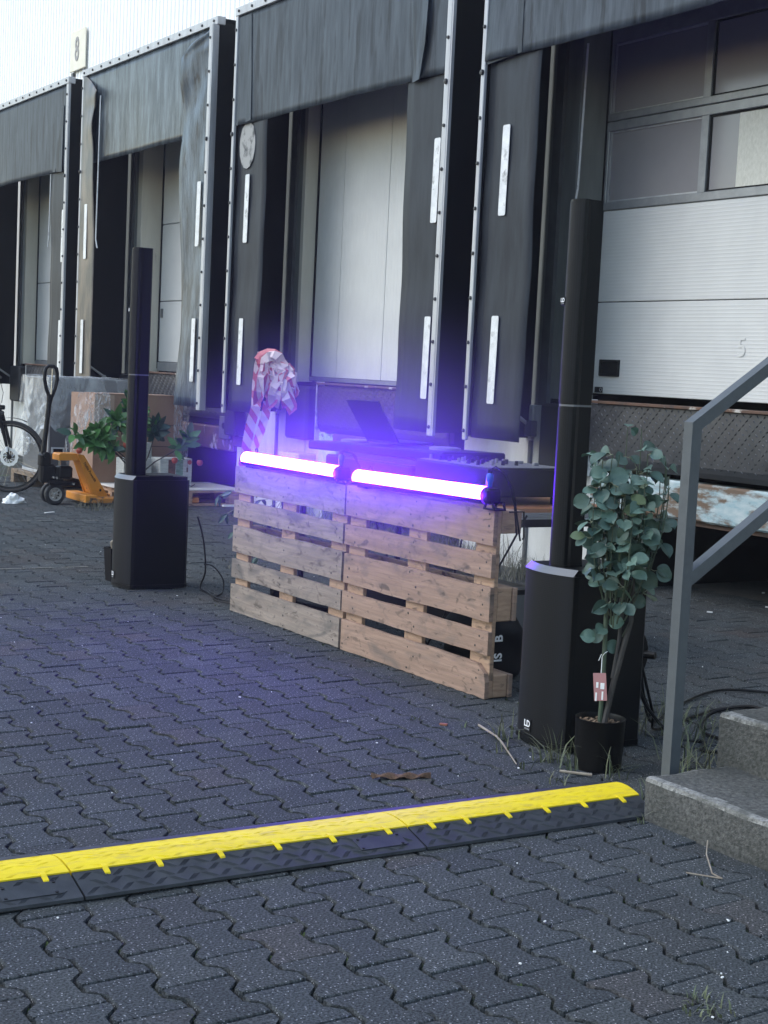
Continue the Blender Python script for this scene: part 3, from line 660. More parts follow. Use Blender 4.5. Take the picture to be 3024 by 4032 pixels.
def shelter(idx, X):
    lb = ['dark dock shelter over the windowed door, nearest on the right', 'dark dock shelter with a tape bundle at its left curtain, behind the upright pallets', 'dark dock shelter with torn folded side curtains, above the cardboard box', 'dark dock shelter at the far left, below the number 8 sign'][idx]
    t = thing('dock_shelter', lb, 'dock shelter', (X + SW / 2, 6.2, .9), 'dark loading dock shelters along the white wall')
    x0, x1, zb, zh, zt = X, X + SW, .915, 3.462, 4.43
    old = idx == 2
    # casing: side panels and roof
    for xa in (x0 + .006, x1 - .030): MB().span((xa, xa + .024), (YF - .02, YW - .035), (zb + .02, zt + .02), .003).build('side_panel', 'shelter_black', t)
    MB().span((x0, x1), (YF + .03, YW - .035), (zt + .021, zt + .05), .003).build('roof_panel', 'shelter_black', t)
    # header
    zr = random.Random(idx)
    ph = [zr.uniform(0, 6) for _ in range(6)]
    wv = lambda u, v: -.012 + .010 * math.sin(u * 7 + ph[0]) * v + .006 * math.sin(u * 19 + ph[1]) * v * v - (.02 * v * math.exp(-((u - .05) / .05) ** 2)) - .028 * v ** 2 * math.exp(-((u - .9) / .03) ** 2)
    top = zt - .005
    xe = x1 - .06 if idx != 1 else x1 - .065
    flap([(x0 + .0 + .01, xe, top), (x0 + .02, xe, top - .5), (x0 + .03, xe, zh)], YF - .012, 'curtain_old' if old else 'curtain', 'header_curtain', t, wav=wv, nx=60, nz=16)
    if idx == 1:      # doubled, torn flap at the right end
        q = MB(); q.prism([(-9.47, 4.42), (-9.385, 3.97), (-9.40, 3.70), (-9.455, 3.452), (-9.60, 3.444), (-9.75, 4.42)], lambda u, v, k: (u, k - (.03 if abs(u + 9.44) < .07 and v < 4 else 0), v), YF - .034, YF - .028); q.build('torn_flap', 'curtain', t)
        q = MB(); q.prism([(-12.53, 4.40), (-12.30, 4.40), (-12.255, 3.85), (-12.24, 3.48), (-12.53, 3.462)], lambda u, v, k: (u, k, v), YF - .036, YF - .031); q.build('corner_patch', 'curtain', t)
    if idx == 3:
        q = MB(); q.prism([(-17.50, 4.0), (-17.44, 3.47), (-17.12, 3.45), (-17.10, 4.2)], lambda u, v, k: (u, k, v), YF - .036, YF - .031); q.build('torn_flap', 'curtain', t)
    if idx == 0:
        q = MB(); q.prism([(-8.66, 4.42), (-8.27, 4.42), (-8.26, 3.465), (-8.655, 3.44)], lambda u, v, k: (u, k, v), YF - .036, YF - .031); q.build('corner_patch', 'curtain', t)
    # side curtains
    w0 = lambda u, v: .006 * math.sin(v * 9 + ph[2]) * u + .004 * math.sin(v * 23 + ph[3])
    w1 = lambda u, v: .006 * math.sin(v * 8 + ph[4]) * (1 - u) + .004 * math.sin(v * 21 + ph[5])
    if old:
        wl_ = lambda u, v: -.03 - .07 * math.sin(min(1, v * 1.15) * math.pi) * u * (1 - v * .5) + .018 * math.sin(v * 26) * u * (1 - v)
        L = flap([(x0 + .04, x0 + .07, 4.43), (x0 + .03, x0 + .57, 4.20), (x0 + .03, x0 + .50, 4.0), (x0 + .03, x0 + .49, 3.7), (x0 + .03, x0 + .51, 3.2), (x0 + .02, x0 + .51, 2.45), (x0 + .02, x0 + .50, .93)], YF - .014, 'brown_curtain', 'side_curtain', t, wav=wl_, nx=10, nz=48)
        wr_ = lambda u, v: -.04 + .016 * math.sin(v * 17 + u * 3) * (1 - u) - .09 * math.sin(min(1, v * 1.3) * math.pi) * (1 - u) * (1 - .6 * v) - .03 * math.sin(v * 9) * (1 - u) * (1 - v) + .012 * math.sin(v * 31 + u * 5) * (1 - v)
        Rc = flap([(x1 - .10, x1 - .06, 4.40), (x1 - .32, x1 - .06, 4.31), (x1 - .55, x1 - .06, 4.18), (x1 - .56, x1 - .06, 3.86), (x1 - .60, x1 - .06, 3.47), (x1 - .63, x1 - .06, 3.1), (x1 - .59, x1 - .06, 2.4), (x1 - .57, x1 - .06, 1.6), (x1 - .62, x1 - .06, .935)], YF - .02, 'fold_curtain', 'side_curtain', t, wav=wr_, nx=10, nz=60)
    else:
        L = flap([(x0 + .045, x0 + .615, zh + .25), (x0 + .04, x0 + .61, 2.2), (x0 + .035, x0 + .60, .93)], YF, 'side_curtain', 'side_curtain', t, wav=w0)
        Rc = flap([(x1 - .60, x1 - .06, zh + .25), (x1 - .585, x1 - .06, 2.2), (x1 - .57, x1 - .06, .93)], YF, 'side_curtain', 'side_curtain', t, wav=w1)
    dl, dr = (.27, -.165) if not old else (.25, -.20)
    yy = YF - .022 if not old else YF - .075
    for z0_, z1_ in ((3.02, 2.425), (1.76, 1.17)):
        rstrip(x0 + dl - (.01 if old else .0) + (z0_ - 2) * .012, z0_, x0 + dl + (z1_ - 2) * .012, z1_, YF - .014 if not old else YF - .06, L)
        rstrip(x1 + dr + (z0_ - 2) * .012, z0_, x1 + dr + (z1_ - 2) * .012, z1_, YF - .014 if not old else YF - .085, Rc)
    if idx in (1,):   # scuffed round patch below the header, left
        q = MB(); pts = [(-12.33 + .155 * math.cos(k / 16 * 6.283), 3.28 + .21 * math.sin(k / 16 * 6.283)) for k in range(16)]
        q.prism(pts, lambda u, v, k: (u, k, min(v, 3.46)), YF - .008, YF - .014); q.build('scuff_patch', 'scuff', L)
    # aluminium trims with bolts
    tm = MB().span((x0 - .012, x1 + .012), (YF - .052, YF + .03), (zt - .012, zt + .062), .004).build('top_trim', 'alu', t)
    n = int(SW / .26)
    for k in range(n + 1): inst('bolt', bolt_me, tm, (x0 + .06 + k * (SW - .12) / n, YF - .053, zt + .025))
    for xa, ww in ((x0 - .006, .042), (x1 - .058, .060)):
        jz = .012 if old and xa > x0 + 1 else 0
        s = MB().span((xa, xa + ww), (YF - .050 - jz * 4, YF - .024), (zb - .005, zt - .014), .004).build('side_trim', 'alu', t)
        if xa > x0 + 1: MB().span((xa + ww + .001, xa + ww + .013), (YF - .046 - jz * 4, YF - .022 - jz * 3), (zb, zt - .014)).build('trim_return', 'alu', t)
        for k in range(12): inst('bolt', bolt_me, s, (xa + ww / 2, YF - .051 - jz * 4, zb + .06 + k * .302), scale=1.5 if k == 8 else 1.0)
    # folding frame braces inside the casing
    br = MB()
    br.tube([(x0 + .06, YF + .06, 1.28), (x0 + .06, YW - .06, 1.02)], .014, 6); br.build('brace', 'alu', t)
    br = MB(); br.tube([(x0 + .06, YF + .05, 1.0), (x0 + .06, YF + .30, 1.15)], .012, 6); br.build('brace', 'alu', t)
    MB().span((x0 + .05, x0 + .13), (YW - .10, YW - .032), (.95, 1.06), .004).build('brace_foot', 'steel_frame', t)
    # hanging cord at the left curtain
    if idx in (0, 2, 3):
        xx = {0: x0 + .44, 2: x0 + .575, 3: x1 - .63}[idx]; z_ = {0: (3.6, 2.55), 2: (4.15, 2.53), 3: (3.46, 2.62)}[idx]; yq = {0: YW - .04, 2: YF - .05, 3: YF - .01}[idx]
        MB().tube([(xx, yq, z_[0]), (xx - .01, yq, (z_[0] * .5 + z_[1] * .5)), (xx - .02, yq, z_[1] + .1), (xx + (.03 if idx == 2 else -.04), yq, z_[1])], .0075, 6).build('pull_cord', 'reflector', t)
for i, X in enumerate(DOCKX): shelter(i, X)

# ------------------------------------------------------------------ concrete steps and handrail
st = thing('concrete_steps', 'weathered concrete steps with mossy pale edges at the right', 'steps', (-3.0, 3.2, 0))
def rough_block(name, x, y, z, parent, seed, mat=('concrete', 'concrete_edge')):
    bm = bmesh.new(); bmesh.ops.create_cube(bm, size=1.0)
    for v in bm.verts:
        v.co = Vector((x[0] + (v.co.x + .5) * (x[1] - x[0]), y[0] + (v.co.y + .5) * (y[1] - y[0]), z[0] + (v.co.z + .5) * (z[1] - z[0])))
    bmesh.ops.bevel(bm, geom=[e for e in bm.edges], offset=.016, segments=2, affect='EDGES', profile=.6)
    bmesh.ops.subdivide_edges(bm, edges=[e for e in bm.edges if e.calc_length() > .2], cuts=24, use_grid_fill=True)
    r = random.Random(seed)
    from mathutils import noise as mn
    for v in bm.verts:
        p = v.co * 9 + Vector((seed, 0, 0)); v.co += Vector((mn.noise(p), mn.noise(p + Vector((9, 2, 1))), mn.noise(p + Vector((3, 7, 5))))) * .005
        q = v.co * 30; v.co += Vector((mn.noise(q), mn.noise(q + Vector((9, 2, 1))), mn.noise(q + Vector((3, 7, 5))))) * .0022
    bm.normal_update()
    b = MB(); b.v = [tuple(v.co) for v in bm.verts]; b.f = [tuple(v.index for v in f.verts) for f in bm.faces]
    ey = y[0] + .035
    for f in bm.faces:
        c = f.calc_center_median(); b.mi.append(1 if (c.z > z[1] - .012 and (c.y < ey or c.x < x[0] + .02)) else 0)
    bm.free(); return b.build(name, mat, parent, smooth=True)
rough_block('step', (-3.525, -2.2), (3.158, 3.52), (-.03, .140), st, 1)
rough_block('step', (-3.57, -2.2), (3.50, 3.86), (-.03, .308), st, 2)
rough_block('step', (-3.57, -2.2), (3.84, 6.4), (-.03, .30), st, 3)
hr = thing('handrail', 'dark grey square steel handrail rising beside the concrete steps', 'handrail', (-3.60, 3.335, 0))
s2 = .020; ang = math.atan2(.196, .304)
MB().add([(-3.62, 3.315, 0), (-3.58, 3.315, 0), (-3.58, 3.355, 0), (-3.62, 3.355, 0), (-3.62, 3.315, 1.242), (-3.58, 3.315, 1.242), (-3.58, 3.355, 1.242 + .0), (-3.62, 3.355, 1.242)],
         [(3, 2, 1, 0), (4, 5, 6, 7), (0, 1, 5, 4), (1, 2, 6, 5), (2, 3, 7, 6), (3, 0, 4, 7)]).build('post', 'rail_paint', hr)
def rail(z0, y0, y1, name):
    dz = math.tan(ang); t = .046; P = [(y0, z0 - t), (y1, z0 - t + (y1 - y0) * dz), (y1, z0 + (y1 - y0) * dz), (y0, z0)]
    MB().prism(P, lambda u, v, k: (k, u, v), -3.6195, -3.5805).build(name, 'rail_paint', hr)
rail(1.2425, 3.3155, 5.4, 'top_rail'); rail(.768, 3.354, 5.4, 'lower_rail')
MB().span((-3.62, -3.58), (5.36, 5.40), (.30, 2.57)).build('post', 'rail_paint', hr)
MB().span((-3.66, -3.54), (3.275, 3.395), (0, .008), .002).build('foot_plate', 'rail_paint', hr)

# ------------------------------------------------------------------ yellow and black cable ramp
RX = [(-3.518, .004), (-3.520, .012), (-3.628, .040), (-3.628, .044), (-3.66, .049), (-3.70, .052), (-3.74, .050), (-3.775, .044), (-3.80, .034), (-3.80, .028), (-3.905, .008), (-3.907, .0)]
def ramp_seg(y0, y1, lb, end=False):
    t = thing('cable_ramp', lb, 'cable ramp', (-3.7, (y0 + y1) / 2, 0), 'linked yellow and black cable ramp sections')
    sk = lambda x: (-.20 * (x + 3.518) if end else 0.0)           # the last section is cut at a slant
    def strip(prof, name, mat):
        b = MB(); n = len(prof); vs = []
        for (x, z) in prof: vs.append((x, y0 + .002, z))
        for (x, z) in prof: vs.append((x, y1 - .002 + sk(x), z))
        b.add(vs, [tuple(range(n)), tuple(range(2 * n - 1, n - 1, -1))] + [(i, i + 1, n + i + 1, n + i) for i in range(n - 1)] + [(n - 1, 0, n, 2 * n - 1)])
        return b.build(name, mat, t)
    base = strip([RX[0], RX[1], RX[2], (-3.628, .020), (-3.80, .020), RX[9], RX[10], RX[11], (-3.7, .001)], 'base', 'black_pvc')
    lid = strip([(-3.6285, .024)] + RX[3:9] + [(-3.80, .024)], 'lid', 'yellow_pvc')
    # triple tread bars
    def treads(xa, za, xb, zb, rows, parent, mat, n0, n1, h):
        b = MB(); k = 0; L = y1 - y0; step = .046; n = int(L / step)
        for i in range(n):
            for r in range(rows):
                u = (r + .5) / rows; cy = y0 + .03 + i * step + (.026 if r % 2 else 0)
                if cy > y1 - .03 + sk(xa + (xb - xa) * u) * .9: continue
                sg = 1 if (i + r) % 2 == 0 else -1
                for q in (-1, 0, 1):
                    def pt(a, c):
                        xx = (xb - xa) * (u + a); return (xa + xx, cy + c, za + (zb - za) * (u + a))
                    la = .40 / rows; o = q * .0062
                    p0 = pt(-la, sg * -.015 + o); p1 = pt(la, sg * .015 + o)
                    wv_ = .0012
                    b.add([(p0[0], p0[1] - wv_, p0[2]), (p0[0], p0[1] + wv_, p0[2]), (p1[0], p1[1] + wv_, p1[2]), (p1[0], p1[1] - wv_, p1[2]), (p0[0] * .9 + p1[0] * .1, p0[1] * .9 + p1[1] * .1, p0[2] * .9 + p1[2] * .1 + h), (p1[0] * .9 + p0[0] * .1, p1[1] * .9 + p0[1] * .1, p1[2] * .9 + p0[2] * .1 + h)],
                          [(0, 1, 4), (2, 3, 5), (0, 4, 5, 3), (1, 2, 5, 4)])
        o_ = b.build('tread', mat, parent); o_['kind'] = 'stuff'
    treads(-3.524, .0125, -3.622, .0385, 3, base, 'black_pvc', 0, 0, .0020)
    treads(-3.632, .0445, -3.700, .0515, 3, lid, 'yellow_pvc', 0, 0, .0013)
    treads(-3.705, .0515, -3.772, .0445, 3, lid, 'yellow_pvc', 0, 0, .0013)
    # hinge tabs reaching over the black flank
    L = y1 - y0
    for f in (.09, .235, .41, .58, .75, .93):
        yy = y0 + f * L
        b = MB(); b.prism([(-3.645, .0475), (-3.628, .0465), (-3.603, .0375), (-3.601, .033), (-3.626, .0405)], lambda u, v, k: (u, k, v), yy - .007, yy + .007); b.build('hinge_tab', 'yellow_pvc', lid)
    if not end:
        q = MB(); q.prism([(-3.545, .0195), (-3.60, .0338), (-3.60, .0352), (-3.545, .0212)], lambda u, v, k: (u, k, v), y1 - .20, y1 - .045); q.build('smooth_plate', 'black_pvc', base)
        for dx, dy in ((-3.552, -.19), (-3.595, -.185), (-3.552, -.06), (-3.595, -.055)):
            z = .0205 + (abs(dx) - 3.545) * .26 + .0012
            MB().cyl((dx, y1 + dy, z - .002), (dx, y1 + dy, z + .0012), .0045, 10).build('screw', 'seal', base)
ramp_seg(.33, 1.334, 'yellow and black cable ramp section cut off by the left edge of the picture')
ramp_seg(1.336, 2.354, 'middle yellow and black cable ramp section with two seams')
ramp_seg(2.356, 3.215, 'yellow and black cable ramp section ending against the concrete step', True)

# ------------------------------------------------------------------ upright pallets
nail_me = MB().lathe([(.0001, -.0012), (.0042, -.001), (.005, 0)], (0, 0, 0), 7, 'Y').mesh('nail', 'nail_mat')
def pallet_upright(lb, x0, y0, yaw, mat, seed, broken=False):
    t = thing('pallet', lb, 'pallet', (x0, y0, 0), 'wooden pallets stood upright as a counter front')
    r = random.Random(seed); dx, dy = math.cos(yaw), math.sin(yaw)
    R = Matrix.Rotation(yaw, 3, 'Z')
    def W(a, b, z): return (x0 + dx * a - dy * b, y0 + dy * a + dx * b, z)
    zs = [(0.0, .146), (.187, .286), (.328, .474), (.515, .613), (.655, .800)]
    for k, (z0, z1) in enumerate(zs):
        a0, a1 = r.uniform(0, .006), 1.2 - r.uniform(0, .006); tilt = r.uniform(-.003, .003)
        bm = bmesh.new(); NX, NZ = 30, 4; grid = []
        b = MB()
        def front(u, v, y):
            a = a0 + (a1 - a0) * u; z = z0 + (z1 - z0) * v + tilt * (u - .5)
            e = math.sin(u * 9 + seed + k) * .0016 + math.sin(u * 31 + k * 2) * .0008
            z += e * (1 if v > .5 else -1) * abs(v - .5) * 2
            if k == 3 and seed == 1 and v == 1: z -= 0
            if broken and k == 0 and u > .955 and v > .55: a = min(a, a1 - .055 * ((v - .55) / .45) - .012 * math.sin(v * 40))
            if k == 2 and seed == 1 and v == 1 and .2 < u < .62: z -= .010 * math.sin((u - .2) / .42 * math.pi)
            if k == 0 and v == 0 and r and .45 < u < .95: z += .004 * abs(math.sin(u * 47 + seed))
            return W(a, y, z)
        for y in (0.0, .022):
            for j in range(NZ + 1):
                for i in range(NX + 1): grid.append(front(i / NX, j / NZ, y))
        M1 = (NX + 1) * (NZ + 1); fs = []
        idx_ = lambda i, j, l: l * M1 + j * (NX + 1) + i
        for j in range(NZ):
            for i in range(NX):
                fs.append((idx_(i, j, 0), idx_(i + 1, j, 0), idx_(i + 1, j + 1, 0), idx_(i, j + 1, 0))); fs.append((idx_(i, j, 1), idx_(i, j + 1, 1), idx_(i + 1, j + 1, 1), idx_(i + 1, j, 1)))
        for i in range(NX):
            fs.append((idx_(i, 0, 0), idx_(i, 0, 1), idx_(i + 1, 0, 1), idx_(i + 1, 0, 0))); fs.append((idx_(i, NZ, 0), idx_(i + 1, NZ, 0), idx_(i + 1, NZ, 1), idx_(i, NZ, 1)))
        for j in range(NZ):
            fs.append((idx_(0, j, 0), idx_(0, j + 1, 0), idx_(0, j + 1, 1), idx_(0, j, 1))); fs.append((idx_(NX, j, 0), idx_(NX, j, 1), idx_(NX, j + 1, 1), idx_(NX, j + 1, 0)))
        b.add(grid, fs); bm.free()
        bo = b.build('deck_board', mat, t)
        for (ca, n) in ((.06, 3 if z1 - z0 > .12 else 2), (.60, 3 if z1 - z0 > .12 else 2), (1.14, 3 if z1 - z0 > .12 else 2)):
            for q in range(n):
                inst('nail', nail_me, bo, W(ca + r.uniform(-.045, .045), -.0006, z0 + (z1 - z0) * (q + .5 + r.uniform(-.2, .2)) / n), rot=(0, 0, yaw), scale=r.uniform(.8, 1.25))
    for a in (0.01, .5275, 1.045):
        MB().box(W(a + .0725, .0335, .40), (.145, .021, .796), .002, R).build('stringer_board', 'wood_stringer', t)
        for z in (.05, .40, .745):
            hh = .098 if z != .40 else .145
            MB().box(W(a + .0725, .083, z + (.0 if z != .745 else .005)), (.143, .077, hh), .004, R).build('block', 'wood_stringer', t)
    for z, hh in ((.05, .098), (.40, .142), (.75, .098)):
        MB().box(W(.60, .133, z), (1.196, .021, hh), .002, R).build('bottom_board', 'wood_warm', t)
    return t
pallet_upright('greyer wooden pallet stood on its side, left half of the counter', -7.547, 3.655, .0101, 'wood_grey', 1)
pallet_upright('warmer brown wooden pallet stood on its side with broken lower right board', -6.335, 3.667, .0191, 'wood_warm', 2, True)
MB().tube([(-5.05, 3.70, .803), (-5.03, 3.76, .806), (-5.028, 3.765, .70), (-5.03, 3.76, .69)], .004, 6).solo('strap', 'cable', 'thin black strap round the top right pallet block', 'strap', (-5.05, 3.75, .75))

# ------------------------------------------------------------------ light bars
def light_bar(lb, x0, x1, z0, z1, yaw):
    t = thing('light_bar', lb, 'light bar', ((x0 + x1) / 2, 3.69, .80), 'glowing light bars on top of the pallets')
    y0 = 3.664; r = .0375
    def ax(x): f = (x - x0) / (x1 - x0); return Vector((x, y0 + yaw * f, z0 + (z1 - z0) * f))
    def arc(a0, a1, n, rr, name, mat, xa, xb):
        b = MB(); vs = []
        for x in (xa, xb):
            c = ax(x)
            for k in range(n + 1):
                a = a0 + (a1 - a0) * k / n; vs.append((c.x, c.y - rr * math.cos(a), c.z + rr * math.sin(a)))
        b.add(vs, [(k, k + 1, n + 2 + k, n + 1 + k) for k in range(n)]); return b.build(name, mat, t, smooth=True)
    arc(math.radians(-25), math.radians(88), 18, r, 'lamp_tube', 'lamp_tube', x0, x1)
    c = MB()
    q = [(.0, .0)]
    for (a, l) in ((x0 - .004, x1 + .004),):
        vs = []
        for x in (a, l):
            k0 = ax(x)
            for k in range(13):
                an = math.radians(88 + (335 - 88) * k / 12); vs.append((k0.x, k0.y - (r + .003) * math.cos(an), k0.z + (r + .003) * math.sin(an)))
        c.add(vs, [(k, k + 1, 14 + k, 13 + k) for k in range(12)])
    c.build('housing', 'gear_black', t, smooth=True)
    for x, s in ((x0, -1), (x1, 1)):
        b = MB(); k0 = ax(x); e = .010 if s < 0 else .052
        b.box((k0.x + s * e / 2, k0.y + .006, k0.z), (e, .072, .066), .012); b.build('end_cap', 'gear_black', t)
        # trapezoid foot
        xc = x + (.026 if s > 0 else .045); kz = ax(xc).z - .028; f = MB(); yc = ax(xc).y + .022
        for yy in (yc - .028, yc + .028):
            f.tube([(xc - .022, yy, kz), (xc - .036, yy, .803)], .0055, 4); f.tube([(xc + .022, yy, kz), (xc + .036, yy, .803)], .0055, 4); f.tube([(xc - .038, yy, .805), (xc + .038, yy, .805)], .0055, 4); f.tube([(xc - .024, yy, kz), (xc + .024, yy, kz)], .0055, 4)
        f.box((xc, yc, .8035), (.078, .062, .005)); f.build('foot', 'gear_black', t)
    e0 = ax(x0 + .10); MB().tube([(e0.x + .012 * math.cos(q), e0.y + .006, e0.z + r + .012 + .012 * math.sin(q)) for q in [k / 12 * 6.2832 for k in range(13)]], .0035, 6).build('eyelet', 'gear_black', t)
    # plug on top at the right end
    k0 = ax(x1 + .012); pz = k0.z + r
    MB().lathe([(.001, 0), (.011, 0), (.012, .018), (.015, .022), (.016, .045), (.010, .056), (.001, .056)], (k0.x, k0.y, pz), 14).build('power_plug', 'blue_plug', t, smooth=True)
    k1 = ax(x1 - .022)
    MB().lathe([(.001, 0), (.007, 0), (.007, .02), (.005, .034), (.001, .034)], (k1.x, k1.y + .012, k1.z + r), 10).build('data_plug', 'gear_grey', t, smooth=True)
    MB().tube([(k1.x, k1.y + .012, k1.z + r + .03), (k1.x + .004, k1.y + .014, k1.z + r + .065), (k1.x + .03, k1.y + .03, k1.z + r + .085), (k1.x + .07, k1.y + .06, k1.z + r + .05), (k1.x + .09, k1.y + .09, k1.z - .02), (k1.x + .095, k1.y + .11, .70)], .0035, 6).build('lead', 'cable', t)
    MB().tube([(k0.x, k0.y, pz + .05), (k0.x + .01, k0.y + .004, pz + .072), (k0.x + .05, k0.y + .03, pz + .066), (k0.x + .085, k0.y + .06, pz), (k0.x + .10, k0.y + .10, .68)], .004, 6).build('lead', 'cable', t)
light_bar('lit light bar on the left pallet, glowing violet white', -7.425, -6.415, .848, .850, .004)
light_bar('lit light bar on the right pallet, glowing violet white', -6.222, -5.178, .847, .860, .012)

# ------------------------------------------------------------------ column loudspeakers
def speaker(lb, dx, dy, sc_=1.0):
    bx, by = -4.415 + dx, 3.60 + dy
    t = thing('column_speaker', lb, 'loudspeaker', (bx, by, 0), 'black column loudspeakers on subwoofers')
    def W(x, y, z): return (bx + x * sc_, by + y * sc_, z * sc_)
    hw, f, bk = .145, -.165, .20
    front = [(-hw, f)] + [(-hw + 2 * hw * k / 14, f - .035 * math.sin(math.pi * k / 14)) for k in range(1, 14)] + [(hw, f)]
    outline = front + [(hw + .004, f + .02), (hw, bk - .02), (hw - .02, bk), (-hw + .02, bk), (-hw, bk - .02), (-hw - .004, f + .02)]
    MB().prism(outline, lambda u, v, k: W(u, v, k), .022, .650).build('cabinet', 'spk_plastic', t)
    foot = [(x * 1.02, y + (.0 if y > 0 else -.004)) for x, y in outline]
    MB().prism(foot, lambda u, v, k: W(u, v, k), .008, .028).build('base', 'spk_plastic', t)
    for x in (-.1, .1):
        for y in (-.13, .15): MB().cyl(W(x, y, 0), W(x, y, .0085), .018, 12).build('rubber_foot', 'rubber', t)
    g_ = MB(); fr = [(-hw + .004, f - .002)] + [(x, y - .004) for x, y in front[1:-1]] + [(hw - .004, f - .002)]
    m = len(fr); vs = [W(x, y, z) for z in (.034, .648) for x, y in fr]
    g_.add(vs, [(i, i + 1, m + i + 1, m + i) for i in range(m - 1)]); g_.build('front_grille', 'grille', t, smooth=True)
    cb = MB()                                       # bevelled lip over the curved front, its caught light painted as pale grey
    vs = [W(x, y - .005, .650) for x, y in front] + [W(x * .97, y + .0195, .674) for x, y in front]
    m = len(front); cb.add(vs, [(i, i + 1, m + i + 1, m + i) for i in range(m - 1)]); cb.build('top_lip', 'spk_grey', t, smooth=True)
    top = [(x * .97, y + .020) for x, y in front] + [(hw * .97, bk - .02), (-hw * .97, bk - .02)]
    MB().prism(top, lambda u, v, k: W(u, v, k), .649, .672).build('top_cover', 'spk_plastic', t)
    MB().span(*[tuple(W(0, 0, 0)[i] + e * sc_ for e in q) for i, q in enumerate(((.06, .135), (-.06, .09), (.672, .678)))], .004).build('control_cover', 'spk_plastic', t)
    # column in two segments
    cw, c0 = .043, -.135
    def colo(s): 
        return [(-cw * s, c0)] + [(-cw * s + 2 * cw * s * k / 10, c0 - .020 * math.sin(math.pi * k / 10)) for k in range(1, 10)] + [(cw * s, c0), (cw * s + .003, c0 + .012), (cw * s - .004, c0 + .03), (cw * s - .004, c0 + .085), (cw * s - .016, c0 + .094), (-cw * s + .016, c0 + .094), (-cw * s + .004, c0 + .085), (-cw * s + .004, c0 + .03), (-cw * s - .003, c0 + .012)]
    for z0, z1 in ((.672, 1.262), (1.266, 2.002)):
        c_ = MB().prism(colo(1.0), lambda u, v, k: W(u, v, k), z0, z1).build('column_segment', 'spk_plastic', t)
        fr = colo(1.0)[:11]; vs = [W(x * .97, y - .0035, z) for z in (z0 + .006, z1 - .006) for x, y in fr]
        MB().add(vs, [(i, i + 1, 12 + i, 11 + i) for i in range(10)]).build('column_grille', 'grille', c_, smooth=True)
    MB().prism(colo(1.02), lambda u, v, k: W(u, v, k), 1.2605, 1.2675).build('joint_ring', 'spk_grey', t)
    MB().prism(colo(1.06), lambda u, v, k: W(u, v, k), .671, .680).build('column_collar', 'spk_plastic', t)
    MB().prism(colo(1.01), lambda u, v, k: W(u, v, k), 1.998, 2.006).build('top_cap', 'spk_plastic', t)
    # printed badges
    for (xx, yy, zz, s) in ((-.030, f - .0415, .072, 1.0), (-.030, c0 - .0205, 1.640, .62)):
        rz = Matrix.Rotation(.10 * (-1 if xx < 0 else 1), 3, 'Z')
        bb = MB(); bb.box(W(xx, yy + .002, zz), (.042 * s * sc_, .003, .046 * s * sc_), .001, rz); bo = bb.build('badge', 'seal', t)
        text('badge_letters', 'LD', .034 * s * sc_, 'white_print', bo, W(xx, yy - .0012, zz + .006 * s), rz @ RFRONT, .0004, bold=.0006 * s)
        text('badge_letters', 'SYSTEMS', .0085 * s * sc_, 'grey_print', bo, W(xx, yy - .0012, zz - .014 * s), rz @ RFRONT, .0004)
    return t
speaker('black column loudspeaker behind the potted eucalyptus, nearer of the two', 0, 0)
speaker('black column loudspeaker on the open paving left of the pallets, farther of the two', -4.06, -.055, 1.0)

# ------------------------------------------------------------------ potted eucalyptus
def leaf_mesh(name, mat, L, Wd, tip=0.0, cup=.25, n=7):
    b = MB(); vs = []; fs = []
    for i in range(n + 1):
        u = i / n; w_ = Wd * math.sin(math.pi * (u * (1 - .06) + .03)) ** (.62 if tip == 0 else .8) * (1 - tip * u * .55)
        if i == n: w_ = Wd * (.16 if tip == 0 else .02)
        z = -cup * L * (u - .35) ** 2 * .9
        vs += [(u * L, -w_ / 2, z + cup * Wd * .28), (u * L, 0, z), (u * L, w_ / 2, z + cup * Wd * .28)]
    for i in range(n):
        for k in range(2): fs.append((i * 3 + k, (i + 1) * 3 + k, (i + 1) * 3 + k + 1, i * 3 + k + 1))
    b.add(vs, fs); me = b.mesh(name, mat, smooth=True); return me
def basis(d, up):
    x = d.normalized(); z = (up - x * up.dot(x)); z = z.normalized() if z.length > 1e-4 else x.orthogonal().normalized()
    y = z.cross(x); return Matrix((x, y, z)).transposed()
PX, PY = -4.075, 3.432
tr = thing('potted_eucalyptus', 'artificial eucalyptus tree with round blue green leaves in a small black pot', 'potted plant', (PX, PY, 0))
MB().lathe([(.001, .004), (.080, .004), (.083, .0), (.088, .176), (.0895, .180), (.086, .181), (.083, .172), (.082, .150), (.001, .150)], (PX, PY, 0), 40).build('pot', 'pot', tr, smooth=True)
ch = MB(); r = random.Random(3)
for k in range(190):
    a, q = r.uniform(0, 6.283), .078 * math.sqrt(r.random()); R = Euler((r.uniform(-.7, .7), r.uniform(-.7, .7), r.uniform(0, 6.28))).to_matrix()
    ch.box((PX + q * math.cos(a), PY + q * math.sin(a), .153 + r.uniform(0, .012)), (r.uniform(.008, .016), r.uniform(.005, .009), .005), 0, R)
ch.build('bark_mulch', 'chips', tr)['kind'] = 'stuff'
stem_a = [(PX - .008, PY + .004, .14), (PX - .006, PY + .006, .30), (PX - .016, PY + .012, .45), (PX - .022, PY + .012, .60), (PX - .015, PY + .01, .72), (PX - .01, PY + .02, .86)]
stem_b = [(PX + .004, PY + .010, .14), (PX + .012, PY + .038, .30), (PX + .020, PY + .075, .46), (PX + .02, PY + .095, .52), (PX + .014, PY + .098, .62), (PX + .01, PY + .10, .76), (PX + .005, PY + .11, .9)]
stem_c = [(PX + .01, PY + .034, .32), (PX + .005, PY + .058, .46), (PX - .002, PY + .068, .58), (PX, PY + .06, .72)]
MB().tube(stem_a[:4], [.0085, .008, .008, .007], 8).build('trunk', 'bark_green', tr, smooth=True)
